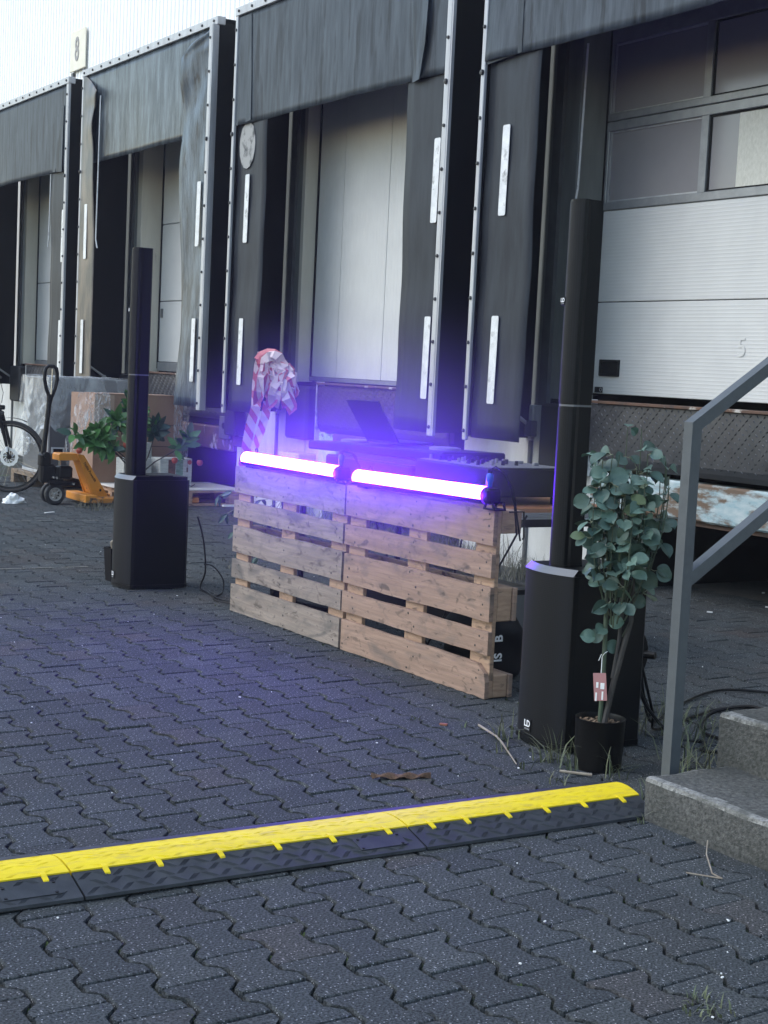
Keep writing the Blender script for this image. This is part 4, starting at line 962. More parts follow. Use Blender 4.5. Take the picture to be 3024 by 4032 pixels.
MB().tube(stem_a[3:], [.006, .005, .004], 8).build('branch', 'bark_green', tr, smooth=True)
MB().tube(stem_b, [.011, .0105, .010, .008, .007, .006, .004], 8).build('trunk', 'bark_dark', tr, smooth=True)
MB().tube(stem_c, [.007, .0065, .006, .005], 8).build('branch', 'bark_dark', tr, smooth=True)
euc = [leaf_mesh('leaf', 'euca', .056, .054, 0, .5), leaf_mesh('leaf', 'euca', .062, .052, 0, .75), leaf_mesh('leaf', 'euca', .050, .042, .1, .3), leaf_mesh('leaf', 'euca', .066, .062, 0, .4), leaf_mesh('leaf', 'euca_green', .054, .044), leaf_mesh('leaf', 'euca', .040, .036, 0, .8)]
r = random.Random(11); nl = 0
camdir = (CAMP - Vector((PX, PY, .9))).normalized()
rad = Vector((RT.x, RT.y, 0)).normalized(); dep = Vector((FW.x, FW.y, 0)).normalized()
for k in range(27):
    a = k / 27 * 6.283 + r.uniform(-.15, .15); q = r.uniform(.45, 1.0) if k % 3 else r.uniform(.1, .5)
    ht = r.uniform(.96, 1.13) - .10 * q ** 3
    if k in (7, 3): ht = 1.20
    ox = rad * (math.cos(a) * q * .165 + .018) + dep * (math.sin(a) * q * .115)
    root = Vector((PX - .005, PY + .045, r.uniform(.46, .68))) + rad * (.03 * math.cos(a)) + dep * .03 * math.sin(a)
    tip = Vector((PX, PY + .045, ht)) + ox
    low = r.uniform(.50, .72)
    mid = root.lerp(tip, .45) + ox * .55
    pts = []
    for i in range(9):
        u = i / 8; pts.append((root * (1 - u) + mid * u) * (1 - u) + (mid * (1 - u) + tip * u) * u)
    MB().tube(pts, [.0032 - .0014 * i / 8 for i in range(9)], 5, False).build('twig', 'bark_green', tr)
    nleaf = 0; u = r.uniform(.18, .40)
    while u < 1.06:
        if u > .93: u = .999
        i = min(int(u * 8), 7); p = pts[i].lerp(pts[i + 1], u * 8 - i); d = (pts[i + 1] - pts[i]).normalized()
        for s in (0, 1):
            if nl >= 292: break
            az = r.uniform(0, 6.283) + s * 3.0
            out = (rad * math.cos(az) + dep * math.sin(az)); out = (out * 1.0 + ox.normalized() * .45 + Vector((0, 0, r.uniform(-.35, .45)))).normalized()
            sl_ = r.uniform(.010, .028); e = p + out * sl_
            nrm = (Vector((0, 0, 1)) * r.uniform(.0, 1.0) + camdir * r.uniform(.1, 1.3) + Vector((r.uniform(-.6, .6), r.uniform(-.6, .6), r.uniform(-.3, .5))))
            d2 = (out + Vector((0, 0, r.uniform(-.7, .15)))).normalized()
            me = r.choices(euc, weights=[4, 3, 2, 2, 1.0, 2])[0]
            B = basis(d2, nrm); inst('leaf', me, tr, e, rot=B.to_euler(), scale=r.uniform(.82, 1.14)); nl += 1
            if r.random() < .55: MB().tube([p, p + out * sl_ * .55 + Vector((0, 0, -.004)), e], [.0014, .0014, .0012], 4, False).build('leaf_stalk', 'euca_stem', tr)
        u += r.uniform(.10, .165) if u < .99 else 1
# a few leaves low on the stems
for p, d in (((PX - .022, PY + .008, .50), (.3, -.6, -.2)), ((PX - .014, PY + .022, .515), (.6, .5, .1)), ((PX - .012, PY, .475), (-.5, -.7, -.3)), ((PX - .02, PY + .02, .44), (.3, .8, -.4)), ((PX - .02, PY - .03, .465), (-.4, -.9, .1)), ((PX + .01, PY + .10, .60), (.5, .7, -.3))):
    B = basis(Vector(d), camdir + Vector((.1, .1, .3))); inst('leaf', euc[0], tr, p, rot=B.to_euler(), scale=.95); nl += 1
# tag on a string
tg = MB().box((PX + .006, PY - .016, .292), (.045, .0012, .098), 0, Matrix.Rotation(.75, 3, 'Z') @ Matrix.Rotation(-.10, 3, 'Y')); to = tg.build('price_tag', 'price_tag', tr)
for (dx, dz, ww, hh) in ((.008, .004, .014, .022), (-.010, .006, .008, .02), (.010, -.03, .006, .03), (-.012, -.036, .006, .03)):
    MB().box((PX + .006 + dx * .73 + .0009, PY - .016 + dx * .68 - .0010, .292 + dz), (ww, .0008, hh), 0, Matrix.Rotation(.75, 3, 'Z')).build('tag_print', 'white_print', to)
MB().tube([(PX + .004, PY - .014, .335), (PX - .002, PY - .008, .36), (PX - .012, PY + .0, .395), (PX + .004, PY - .004, .41), (PX + .0, PY + .012, .415), (PX - .022, PY + .004, .40), (PX - .02, PY - .008, .38)], .0013, 5).build('string', 'white_print', tr)

# ------------------------------------------------------------------ DJ table and gear
tb = thing('folding_table', 'folding table with brown top and ribbed grey edge behind the pallets', 'table', (-6.85, 4.55, 0))
MB().span((-7.85, -5.835), (4.12, 4.95), (.712, .735), .003).build('tabletop', 'table_wood', tb)
ed = MB()
for k in range(4):
    z = .706 - k * .0085
    ed.span((-7.86, -5.826), (4.11, 4.96), (z, z + .0062), .001)
ed.build('ribbed_edge', 'table_edge', tb)
MB().span((-7.84, -5.85), (4.13, 4.94), (.640, .679)).build('apron', 'gear_black', tb)
for x in (-7.75, -5.93):
    for y in (4.20, 4.86): MB().span((x - .014, x + .014), (y - .014, y + .014), (0, .64), .003).build('leg', 'gear_black', tb)
    MB().span((x - .012, x + .012), (4.20, 4.86), (.30, .324), .003).build('stretcher', 'gear_black', tb)
mx = thing('dj_mixer', 'black mixer with knobs and faders on the right end of the table', 'mixer', (-6.25, 4.5, .735))
MB().span((-6.62, -5.96), (4.23, 4.74), (.775, .915), .008).build('body', 'gear_black', mx)
for x in (-6.55, -6.03):
    for y in (4.28, 4.69): MB().cyl((x, y, .735), (x, y, .777), .02, 12).build('foot', 'rubber', mx)
MB().span((-6.60, -5.98), (4.25, 4.72), (.9155, .919), .001).build('face_plate', 'gear_grey', mx)
for i in range(6):
    for j in range(4):
        x, y = -6.56 + i * .085 + .01 * (j % 2), 4.29 + j * .075
        MB().lathe([(.010, 0), (.009, .022), (.0005, .023)], (x, y, .919), 10).build('knob', 'gear_black' if (i + j) % 3 else 'gear_grey', mx)
for i in range(4): MB().span((-6.5 + i * .13, -6.48 + i * .13), (4.60, 4.63), (.919, .935), .002).build('fader', 'gear_grey', mx)
cs = MB().span((-7.55, -6.645), (4.22, 4.78), (.7355, .872), .01).solo('flight_case', 'gear_black', 'black flat equipment case on the table under the controller', 'case', (-7.1, 4.5, .735))
ct = thing('dj_controller', 'long black controller with jog wheels tilted on the case behind the laptop', 'controller', (-7.3, 4.5, .873))
Rt = Matrix.Rotation(-.024, 3, 'Y')
MB().box((-7.19, 4.50, .918), (1.44, .40, .05), .008, Matrix.Rotation(-.020, 3, 'Y')).build('body', 'gear_black', ct)
for x in (-7.70, -6.75): MB().lathe([(.085, 0), (.085, .012), (.07, .016), (.0005, .016)], (x, 4.50, .944 + (x + 7.19) * .020), 28).build('jog_wheel', 'gear_grey', ct)
MB().span((-7.50, -6.60), (4.28, 4.31), (.873, .895)).build('foot', 'rubber', ct); MB().span((-7.50, -6.60), (4.70, 4.73), (.873, .895)).build('foot', 'rubber', ct)
lp = thing('laptop', 'open laptop seen from the back of its screen, standing on the controller', 'laptop', (-7.38, 4.5, .945))
MB().box((-7.365, 4.60, .956), (.35, .24, .014), .004).build('base', 'gear_black', lp)
scp = MB(); q = [(-7.536, 4.485, .950), (-7.19, 4.485, .955), (-7.305, 4.42, 1.185), (-7.665, 4.42, 1.182)]
q = [(-7.545, 4.485, .957), (-7.195, 4.485, .957), (-7.30, 4.40, 1.185), (-7.66, 4.40, 1.18)]
scp.add([*q, *[(x, y + .008, z + .002) for x, y, z in q]], [(0, 1, 2, 3), (7, 6, 5, 4), (0, 4, 5, 1), (1, 5, 6, 2), (2, 6, 7, 3), (3, 7, 4, 0)]); scp.build('screen', 'gear_black', lp)
MB().span((-7.50, -7.24), (4.478, 4.492), (.950, .962), .003).build('hinge', 'gear_black', lp)
# things below the table
bgx, bgy = -5.635, 4.02
bg = thing('equipment_bag', 'black soft bag with white lettering standing behind the right pallet end', 'bag', (bgx, bgy, 0))
bb = MB()
def bag(u, v):
    a = u * 6.2832; p = 3.2; ca, sa = math.cos(a), math.sin(a); k = (abs(ca) ** p + abs(sa) ** p) ** (-1 / p)
    s = 1 - .22 * max(0, v - .8) / .2 - .12 * max(0, .08 - v) / .08 + .02 * math.sin(a * 5 + v * 9)
    return (bgx + ca * k * .20 * s, bgy + sa * k * .135 * s, .006 + v * .27)
bb.grid(bag, 48, 16); n = len(bb.v); bb.f.append(tuple(range(n - 49, n - 1))); bb.mi.append(0)
bb.build('body', 'bag_black', bg, smooth=True)
MB().tube([(bgx + .05, bgy - .06, .272), (bgx + .03, bgy - .03, .315), (bgx, bgy + .04, .31), (bgx - .02, bgy + .06, .27)], .008, 6).build('handle', 'bag_black', bg)
RUP = Matrix(((0, 0, 1), (0, -1, 0), (1, 0, 0)))          # text on the +X face, reading upwards
RUP = Matrix.Rotation(math.pi / 2, 3, 'X') if False else Matrix(((0, 0, 1), (0, -1, 0), (1, 0, 0)))
text('lettering', 'IS   B', .058, 'white_print', bg, (bgx + .206, bgy - .058, .150), RUP, .001, bold=.0012)
cr = thing('flight_case', 'low black case on the paving under the folding table', 'case', (-7.0, 4.55, 0))
MB().span((-7.35, -6.35), (4.35, 4.85), (.0, .26), .01).build('body', 'gear_black', cr)
for x in (-7.35, -6.38): MB().span((x - .004, x + .034), (4.345, 4.855), (.0, .263), .003).build('edge_trim', 'gear_grey', cr)
MB().tube([(-7.6, 3.98, .05), (-7.2, 4.02, .06), (-6.95, 4.05, .06)], .028, 12).solo('rolled_cable_cover', 'gear_black', 'black tube lying behind the left pallet', 'tube', (-7.2, 4.0, 0))
for k, (pts, lb) in enumerate((
    ([(-6.36, 3.83, .70), (-6.33, 3.86, .55), (-6.22, 3.9, .35), (-6.12, 3.95, .15), (-6.0, 4.0, .012), (-5.8, 4.05, .01)], 'thin black cable hanging from the light bars behind the pallets'),
    ([(-6.0, 4.15, .70), (-6.0, 4.10, .45), (-6.02, 4.06, .2), (-6.1, 4.0, .01)], 'black cable hanging straight down from the table edge'),
    ([(-5.66, 4.25, .72), (-5.7, 4.18, .55), (-5.78, 4.12, .35), (-5.85, 4.1, .02)], 'black cable slanting down beside the table end'))):
    MB().tube(pts, .005, 6).solo('hanging_cable', 'cable', lb, 'cable', pts[-1])

# ------------------------------------------------------------------ red and white tape on the left curtain
tp = thing('barrier_tape', 'crumpled bundle of red and white barrier tape hanging from the left curtain with two tails', 'barrier tape', (-11.95, 5.9, 1.3))
def ribbon(path, width, nrm, name, rep=1.0, mat='tape_stripe', twist=0.0):
    P = [Vector(p) for p in path]; b = MB(); vs = []; us = []; L = 0
    for i, p in enumerate(P):
        d = (P[min(i + 1, len(P) - 1)] - P[max(i - 1, 0)]).normalized(); sd_v = Matrix.Rotation(twist * i / max(1, len(P) - 1), 3, d) @ d.cross(Vector(nrm)).normalized()
        if i: L += (p - P[i - 1]).length
        vs += [p - sd_v * width / 2, p + sd_v * width / 2]; us += [(L / .16 * rep, 0), (L / .16 * rep, width / .16)]
    b.add(vs, [(2 * i, 2 * i + 1, 2 * i + 3, 2 * i + 2) for i in range(len(P) - 1)])
    me = b.mesh(name, mat, OFF[tp.name], smooth=False); uv = me.uv_layers.new(name='UVMap')
    for l in me.loops: uv.data[l.index].uv = us[l.vertex_index]
    o = bpy.data.objects.new(name, me); COL.objects.link(o); o.parent = tp; OFF[o.name] = OFF[tp.name]
    md = o.modifiers.new('solid', 'SOLIDIFY'); md.thickness = .0012
    return o
cn = (.849, -.52, .1)
ribbon([(-11.80, 5.93, 1.46), (-11.835, 5.92, 1.35), (-11.84, 5.91, 1.18), (-11.82, 5.9, 1.0), (-11.92, 5.9, .82), (-11.98, 5.9, .64), (-12.03, 5.9, .46), (-12.06, 5.9, .34)], .085, cn, 'tape_tail')
ribbon([(-11.60, 5.90, 1.05), (-11.64, 5.9, .92), (-11.71, 5.9, .80), (-11.785, 5.9, .69), (-11.895, 5.9, .55), (-11.97, 5.9, .42)], .075, (.75, -.3, .1), 'tape_tail', twist=.9)
r = random.Random(12)
hub = Vector((-11.63, 5.92, 1.37))
AXI = Vector((.52, .854, 0)); TOC = Vector((.849, -.52, .05))
for k in range(20):
    p0 = hub + AXI * r.uniform(-.05, .08) + TOC * r.uniform(-.03, .05) + Vector((0, 0, r.uniform(-.06, .07)))
    sx_ = r.uniform(-.13, .20); ln = r.uniform(.2, .42) * (1 - abs(sx_ - .07) * .8)
    p2 = p0 + AXI * sx_ * .95 + TOC * r.uniform(-.02, .06) - Vector((0, 0, ln))
    p1 = p0.lerp(p2, .45) + AXI * r.uniform(-.02, .10) + TOC * r.uniform(.02, .11) + Vector((0, 0, r.uniform(.0, .05)))
    p3 = p0.lerp(p2, .3) + AXI * r.uniform(-.10, .14) + TOC * r.uniform(.0, .09)
    seq = []
    ctrl = [p0, p1, p2.lerp(p1, .25) + AXI * .02, p2, p2.lerp(p3, .4) + TOC * .05, p3, hub + AXI * r.uniform(-.03, .05)]
    for i in range(len(ctrl) - 1):
        for q in range(2): seq.append(ctrl[i].lerp(ctrl[i + 1], q / 2) + TOC * r.uniform(-.008, .008))
    seq.append(ctrl[-1])
    ribbon(seq, r.uniform(.07, .085), TOC + AXI * r.uniform(-.5, .5) + Vector((0, 0, r.uniform(-.4, .5))), 'tape_loop', rep=.28, twist=r.uniform(-1.0, 1.0))
for k in range(4):
    a = k * 1.4; c = hub + AXI * (.03 * k) + TOC * .08 + Vector((0, 0, .02 - .03 * k))
    ribbon([c + AXI * (math.cos(a + q) * .10) + Vector((0, 0, math.sin(a + q) * .07)) + TOC * (.03 * math.sin(q * 2)) for q in (0, .6, 1.2, 1.8, 2.4, 3.0)], .08, TOC, 'tape_loop', rep=.28, twist=.6)

# ------------------------------------------------------------------ goods at the left
def flat_pallet(name, lb, x, y, z, mats, group=None, boards=5, top=None):
    t = thing(name, lb, 'pallet', ((x[0] + x[1]) / 2, (y[0] + y[1]) / 2, z), group)
    H = .144
    for q in range(3):                                     # runners along Y
        xx = x[0] + (.05, (x[1] - x[0]) / 2, x[1] - x[0] - .05)[q]
        MB().span((xx - .05, xx + .05), y, (z, z + .022), .002).build('bottom_board', mats, t)
        for k in range(3):
            yy = y[0] + (.0725, (y[1] - y[0]) / 2, y[1] - y[0] - .0725)[k]
            MB().span((xx - .05, xx + .05), (yy - .07, yy + .07), (z + .0225, z + .10), .003).build('block', mats, t)
    for k in range(3):
        yy = y[0] + (.0725, (y[1] - y[0]) / 2, y[1] - y[0] - .0725)[k]
        MB().span(x, (yy - .07, yy + .07), (z + .1005, z + .122), .002).build('stringer_board', mats, t)
    for q in range(boards):
        wb = (x[1] - x[0]) / boards
        MB().span((x[0] + q * wb + .012, x[0] + (q + 1) * wb - .012), y, (z + .1225, z + .144), .002).build('deck_board', mats, t)
    return t
flat_pallet('pallet', 'flat pallet with a white board on top reaching under the dock at the left', (-13.95, -13.14), (5.26, 6.46), 0, 'wood_stringer')
MB().span((-13.96, -13.15), (5.24, 6.47), (.1445, .158), .003).solo('white_board', 'white_board', 'white board lying on the flat pallet beside the pallet jack', 'board', (-13.55, 5.8, .1445))
flat_pallet('pallet', 'weathered grey pallet under the film covered case', (-15.8, -14.62), (5.02, 5.95), 0, 'wood_old')
cg = thing('grey_case', 'large dark grey cabinet standing on a weathered pallet, covered by clear plastic film', 'cabinet', (-15.2, 5.5, .15))
CX0, CX1, CY0, CY1, CZ0, CZ1 = -15.6, -14.80, 5.08, 5.94, .146, 1.13
MB().span((CX0, CX1), (CY0, CY1), (CZ0, CZ1), .01).build('body', 'case_grey', cg)
MB().span((CX0 - .004, CX1 + .004), (CY0 - .004, CY1 + .004), (CZ0, CZ0 + .03), .003).build('bottom_rail', 'alu', cg)
MB().span((CX1 - .010, CX1 + .006), (CY0 - .006, CY0 + .012), (CZ0, CZ1), .002).build('corner_rail', 'alu', cg)
def lock(c, sy, sz, axis):
    b = MB(); b.box(c, (.012, sy, sz) if axis == 'X' else (sy, .012, sz), .003); f = b.build('latch_frame', 'reflector', cg)
    b = MB(); b.box((c[0] + .003, c[1], c[2]) if axis == 'X' else (c[0], c[1] - .003, c[2]), (.012, sy * .72, sz * .6) if axis == 'X' else (sy * .72, .012, sz * .6), .002); b.build('latch', 'gear_black', cg)
lock((CX1 + .004, CY0 + .10, .40), .14, .06, 'X'); lock((-15.42, CY0 - .004, .46), .10, .07, 'Y')
def film(u, v):
    # drapes over the top and down two sides
    pass
fl = thing('plastic_film', 'wrinkled translucent plastic film draped over the grey cabinet', 'plastic film', (-15.2, 5.5, 1.135))
from mathutils import noise as mnoise
def wr(p, s, a): return mnoise.noise(Vector(p) * s) * a
fb = MB()
def f_right(u, v):
    y = CY0 - .03 + (CY1 - CY0 + .06) * u; z = 1.137 - (.44 + .10 * math.sin(u * 5) + .06 * math.sin(u * 17)) * v; k = (u * 3, v * 2.5, 1)
    return (CX1 + .012 + abs(wr(k, 2.2, .045)) * v + .012 * v, y + wr(k, 3, .02) * v, z)
fb.grid(f_right, 40, 26)
def f_front(u, v):
    x = CX0 - .05 + (CX1 - CX0 + .062) * u; z = 1.137 - (.86 - .42 * u ** 2.0 + .05 * math.sin(u * 21)) * v; k = (u * 3, v * 2.5, 7)
    return (x - .03 * (1 - u) * v + wr(k, 4, .02) * v, CY0 - .014 - abs(wr(k, 2.6, .09)) * v - .03 * v * (1 - u), z)
fb.grid(f_front, 40, 40)
def f_top(u, v): return (CX0 - .05 + (CX1 - CX0 + .062) * u, CY0 - .014 + (CY1 - CY0 + .03) * v, 1.137 + abs(wr((u * 4, v * 4, 3), 2, .02)))
fb.grid(f_top, 20, 20)
fb.build('sheet', 'plastic_film', fl, smooth=True)
cbx = thing('cardboard_box', 'large brown cardboard box with stretch film on its corner, standing on the white board', 'box', (-14.0, 5.7, .16))
BX0, BX1, BY0, BY1, BZ = -14.5, -13.86, 5.20, 6.12, 1.005
rb = MB(); cr_ = []
for k in range(7):
    a = k / 6 * math.pi / 2; cr_.append((BY1 - .10 + .10 * math.sin(a), BZ - .10 + .10 * math.cos(a)))
poly = [(BY0, .16), (BY0, BZ)] + cr_ + [(BY1, .16)]
rb.prism(poly, lambda u, v, k: (k, u, v), BX0, BX1); rb.build('carton', 'cardboard', cbx)
MB().span((BX1 + .001, BX1 + .007), (BY0, BY0 + .20), (.50, BZ - .005)).build('flap', 'cardboard_light', cbx)
MB().span((BX1 - .3, BX1 + .006), (BY0 + .02, BY1 - .1), (BZ + .001, BZ + .01)).build('top_flap', 'cardboard', cbx)
for z in (.72, .51): MB().span((BX1 + .0005, BX1 + .0025), (BY0 + .20, BY1), (z, z + .008)).build('crease', 'card_ink', cbx)
text('print', 'INA &', .075, 'card_ink', cbx, (BX1 + .0085, BY0 + .085, .68), RRIGHT, .0005, bold=.002)
text('print', 'ILLE', .075, 'card_ink', cbx, (BX1 + .0085, BY0 + .09, .60), RRIGHT, .0005, bold=.002)
sf = MB()
def sfilm(u, v):
    y = BY0 - .16 + .30 * u + .06 * v * (u - .6); z = BZ + .018 - (.42 + .14 * math.sin(u * 23) + .10 * math.sin(u * 9)) * v * (1.2 - u * .5); k = (u * 5, v * 4, 2)
    return (BX1 + .016 + abs(wr(k, 2.5, .05)) + .02 * v, y - .10 * v * (1 - u) + wr(k, 3, .04) * v, z)
sf.grid(sfilm, 26, 30)
sf2 = MB(); sf2.grid(lambda u, v: (BX1 + .012 + abs(wr((u * 3, v * 5, 9), 3, .02)), BY1 - .10 + .16 * u + wr((u * 3, v * 4, 4), 3, .015), BZ - .02 - .10 * u * u - .55 * v), 10, 24)
sh = sf.build('stretch_film', 'stretch_film', cbx, smooth=True); sf2.build('stretch_film', 'stretch_film', cbx, smooth=True)
for k in range(5):
    y = BY0 - .20 + k * .05
    MB().tube([(BX1 + .03, y + .10, .80), (BX1 + .04, y + .04, .68 - k * .02), (BX1 + .04, y + .03 - .02 * k % 2, .55), (BX1 + .04, y - .01, .46 + .05 * (k % 3))], .004, 5).build('film_strand', 'stretch_film', cbx)

# small printed cartons and bottle on the board
def carton(lb, x, y, z, faces):
    t = thing('small_carton', lb, 'carton', ((x[0] + x[1]) / 2, (y[0] + y[1]) / 2, z[0]), 'small printed cartons on the white board')
    MB().span(x, y, z, .003).build('carton', 'print_pale', t)
    for (y0, y1, z0, z1, m) in faces: MB().span((x[1] + .0004, x[1] + .0016), (y[0] + (y[1] - y[0]) * y0, y[0] + (y[1] - y[0]) * y1), (z[0] + (z[1] - z[0]) * z0, z[0] + (z[1] - z[0]) * z1)).build('printed_panel', m, t)
    return t
ca = carton('string light carton with green shutters and pendant lamp printed on its side', (-13.62, -13.40), (5.70, 6.03), (.159, .43), [(.02, .25, .05, .97, 'print_pale'), (.26, .48, .05, .95, 'print_dark'), (.50, .72, .05, .95, 'print_green')])
xf = -13.40 + .003
MB().span((xf, xf + .001), (5.70 + .33 * .845, 5.70 + .33 * .853), (.34, .42)).build('lamp_cord_print', 'card_ink', ca)
MB().span((xf, xf + .001), (5.70 + .33 * .825, 5.70 + .33 * .875), (.30, .345)).build('lamp_print', 'card_ink', ca)
MB().lathe([(.0002, .001), (.022, .001), (.022, 0)], (xf, 5.70 + .33 * .92, .395), 18, 'X').build('round_print', 'fruit', ca)
carton('string light carton with green shutter print behind the fruit plant', (-13.66, -13.46), (5.36, 5.64), (.159, .42), [(.05, .45, .05, .95, 'print_green'), (.5, .95, .05, .95, 'print_pale')])
cc = carton('carton with red triangle print behind the left loudspeaker', (-13.80, -13.66), (5.52, 5.72), (.159, .56), [(.0, 1., .03, .70, 'print_pale')])
q = MB(); q.prism([(5.535, .55), (5.66, .55), (5.66, .45)], lambda u, v, k: (k, u, v), -13.6585, -13.656); q.build('red_triangle', 'print_red', cc)
ft = MB(); r = random.Random(8)
for k in range(9):
    y0 = 5.72 + r.uniform(0, .22); ft.tube([(-13.37, y0, .165), (-13.35, y0 + .03, .165 + r.uniform(.01, .06)), (-13.33, y0 + .06, .17), (-13.34, y0 + .1, .168 + r.uniform(0, .03))], .003, 5)
ft.solo('light_string', 'cable', 'tangled dark string lights lying in front of the printed carton', 'string lights', (-13.35, 5.85, .16))
sp = thing('spray_bottle', 'dark green bottle with white label standing on the white board', 'bottle', (-13.42, 5.44, .159))
MB().lathe([(.001, 0), (.030, 0), (.032, .01), (.032, .12), (.014, .16), (.012, .19), (.001, .19)], (-13.42, 5.44, .159), 18).build('bottle', 'print_green', sp, smooth=True)
MB().span((-13.389, -13.386), (5.42, 5.46), (.165, .235)).build('label', 'white_print', sp); MB().lathe([(.001, .19), (.013, .19), (.013, .22), (.001, .22)], (-13.42, 5.44, .159), 12).build('cap', 'seal', sp)
bt = MB(); bt.span((-13.40, -13.36), (5.36, 5.40), (.159, .27), .002); bt.solo('barcode_carton', 'white_print', 'slim white carton with dark print on the white board edge', 'carton', (-13.38, 5.38, .159))
MB().span((-13.3585, -13.3575), (5.365, 5.385), (.17, .22)).build('print', 'seal', bpy.data.objects['barcode_carton'])

# fruit plant
FX, FY = -13.36, 5.46
fp = thing('fruit_plant', 'artificial plant with pointed green leaves and red apples behind the left loudspeaker', 'potted plant', (FX, FY, .159))
MB().lathe([(.001, 0), (.075, 0), (.09, .11), (.085, .11), (.08, .09), (.001, .09)], (FX, FY, .159), 24).build('pot', 'print_red', fp, smooth=True)
fl1 = [leaf_mesh('leaf', 'fruit_leaf', .135, .075, .75, .2, 6), leaf_mesh('leaf', 'fruit_leaf', .115, .06, .75, .3, 6), leaf_mesh('leaf', 'fruit_leaf_dark', .13, .075, .7, .2, 6)]
r = random.Random(21)
AX = Vector((.0, 1, 0)); AZ = Vector((0, 0, 1)); TX = Vector((1, 0, 0))
def fbranch(tips, base, n, spread, dark=.25):
    P = [Vector(p) for p in tips]; MB().tube([Vector(base)] + P, [.009] + [.006] * (len(P) - 1) + [.004], 6).build('branch', 'bark_dark', fp)
    tip = P[-1]; prev = P[-2] if len(P) > 1 else Vector(base)
    for k in range(int(n * 2.0)):
        u = r.random() ** .7; p = prev.lerp(tip, u) if u < .98 else tip
        a = r.uniform(0, 6.283); d = (AX * math.cos(a) + AZ * math.sin(a) * .7 + TX * r.uniform(-.2, .9) + (tip - prev).normalized() * .4).normalized()
        nrm = TX * r.uniform(.4, 1.4) + AZ * r.uniform(.1, 1.0) + AX * r.uniform(-.6, .6)
        B = basis(d, nrm); me = fl1[2] if r.random() < dark else r.choice(fl1[:2]); inst('leaf', me, fp, p + d * .012, rot=B.to_euler(), scale=r.uniform(.85, 1.25))
base = (FX, FY, .26)
fbranch([(FX + .01, FY + .01, .50), (FX + .0, FY - .04, .74), (FX, FY - .08, .97)], base, 22, .1, .15)
fbranch([(FX, FY + .0, .50), (FX, FY - .03, .66), (FX + .02, FY - .10, .82)], base, 14, .1, .4)
fbranch([(FX, FY - .06, .45), (FX + .02, FY - .17, .64), (FX + .02, FY - .24, .80)], base, 16, .1, .3)
fbranch([(FX + .02, FY - .12, .42), (FX + .03, FY - .30, .56), (FX + .03, FY - .44, .68)], base, 24, .1, .15)
fbranch([(FX + .02, FY - .14, .42), (FX + .03, FY - .36, .54), (FX + .04, FY - .52, .60)], base, 16, .1, .1)
fbranch([(FX + .02, FY - .12, .42), (FX + .03, FY - .22, .50), (FX + .04, FY - .30, .52)], base, 10, .1, .5)
fbranch([(FX + .02, FY - .3, .55), (FX + .03, FY - .55, .62), (FX + .04, FY - .66, .65)], base, 5, .1, .1)
fbranch([(FX, FY + .10, .45), (FX + .02, FY + .14, .62), (FX + .01, FY + .16, .74)], base, 14, .1, .9)
fbranch([(FX + .02, FY + .16, .40), (FX + .03, FY + .34, .50), (FX + .03, FY + .50, .64)], base, 12, .1, .4)
for p in ((FX + .06, FY - .60, .50), (FX + .09, FY - .16, .56), (FX + .07, FY + .34, .42), (FX + .07, FY + .60, .40)):
    MB().lathe([(.0005, -.030), (.017, -.027), (.029, -.009), (.030, .006), (.023, .023), (.009, .027), (.0005, .023)], p, 18).build('apple', 'fruit', fp, smooth=True)
# bluish spray behind the left upright pallet
bs = thing('eucalyptus_spray', 'drooping bluish leaf spray hanging past the left pallet end', 'plant', (-7.62, 3.92, .30))
r = random.Random(31); sprl = leaf_mesh('leaf', 'euca', .075, .026, .6, .5, 6)
for k in range(5):
    p = Vector((-7.50, 3.93, .62)); q = Vector((-7.70 + .03 * k, 3.84 + .02 * k, .70 - .08 * k)); e = Vector((-7.92 + .05 * k, 3.74 + .03 * k, .60 - .10 * k))
    pts = [(p * (1 - u) + q * u) * (1 - u) + (q * (1 - u) + e * u) * u for u in (0, .2, .4, .6, .8, 1)]
    MB().tube(pts, .002, 5).build('twig', 'euca_stem', bs)
    for u in range(2, 6):
        for s in range(2):
            d = Vector((r.uniform(-.8, .2), r.uniform(-.6, .4), r.uniform(-1.1, -.1))).normalized(); B = basis(d, camdir + Vector((r.uniform(-.5, .5), r.uniform(-.5, .5), .3)))
            inst('leaf', sprl, bs, pts[u], rot=B.to_euler(), scale=r.uniform(.8, 1.2))
MB().lathe([(.001, 0), (.06, 0), (.07, .13), (.066, .13), (.06, .11), (.001, .11)], (-7.50, 3.95, .0), 20).build('pot', 'pot', bs, smooth=True)
MB().tube([(-7.50, 3.95, .1), (-7.5, 3.94, .4), (-7.50, 3.93, .63)], .006, 6).build('stem', 'bark_dark', bs)
# small planter by the left loudspeaker
pl = thing('small_planter', 'small black planter with a bent dry stem beside the left loudspeaker', 'planter', (-8.72, 3.44, 0))
pb = MB()
for (h0, z0, h1, z1) in ((.052, 0, .062, .205),):
    pb.add([(-8.72 + sx * h, 3.44 + sy * h, z) for h, z in ((.046, 0), (.058, .205), (.052, .205), (.050, .17)) for sx, sy in ((-1, -1), (1, -1), (1, 1), (-1, 1))],
           [(0, 3, 2, 1)] + [(4 * i + k, 4 * i + (k + 1) % 4, 4 * i + 4 + (k + 1) % 4, 4 * i + 4 + k) for i in range(3) for k in range(4)] + [(12, 13, 14, 15)])
pb.build('pot', 'pot', pl)
MB().tube([(-8.74, 3.43, .17), (-8.735, 3.42, .235), (-8.71, 3.44, .262), (-8.67, 3.47, .265)], [.012, .014, .013, .012], 8).build('stem', 'twig', pl, smooth=True)

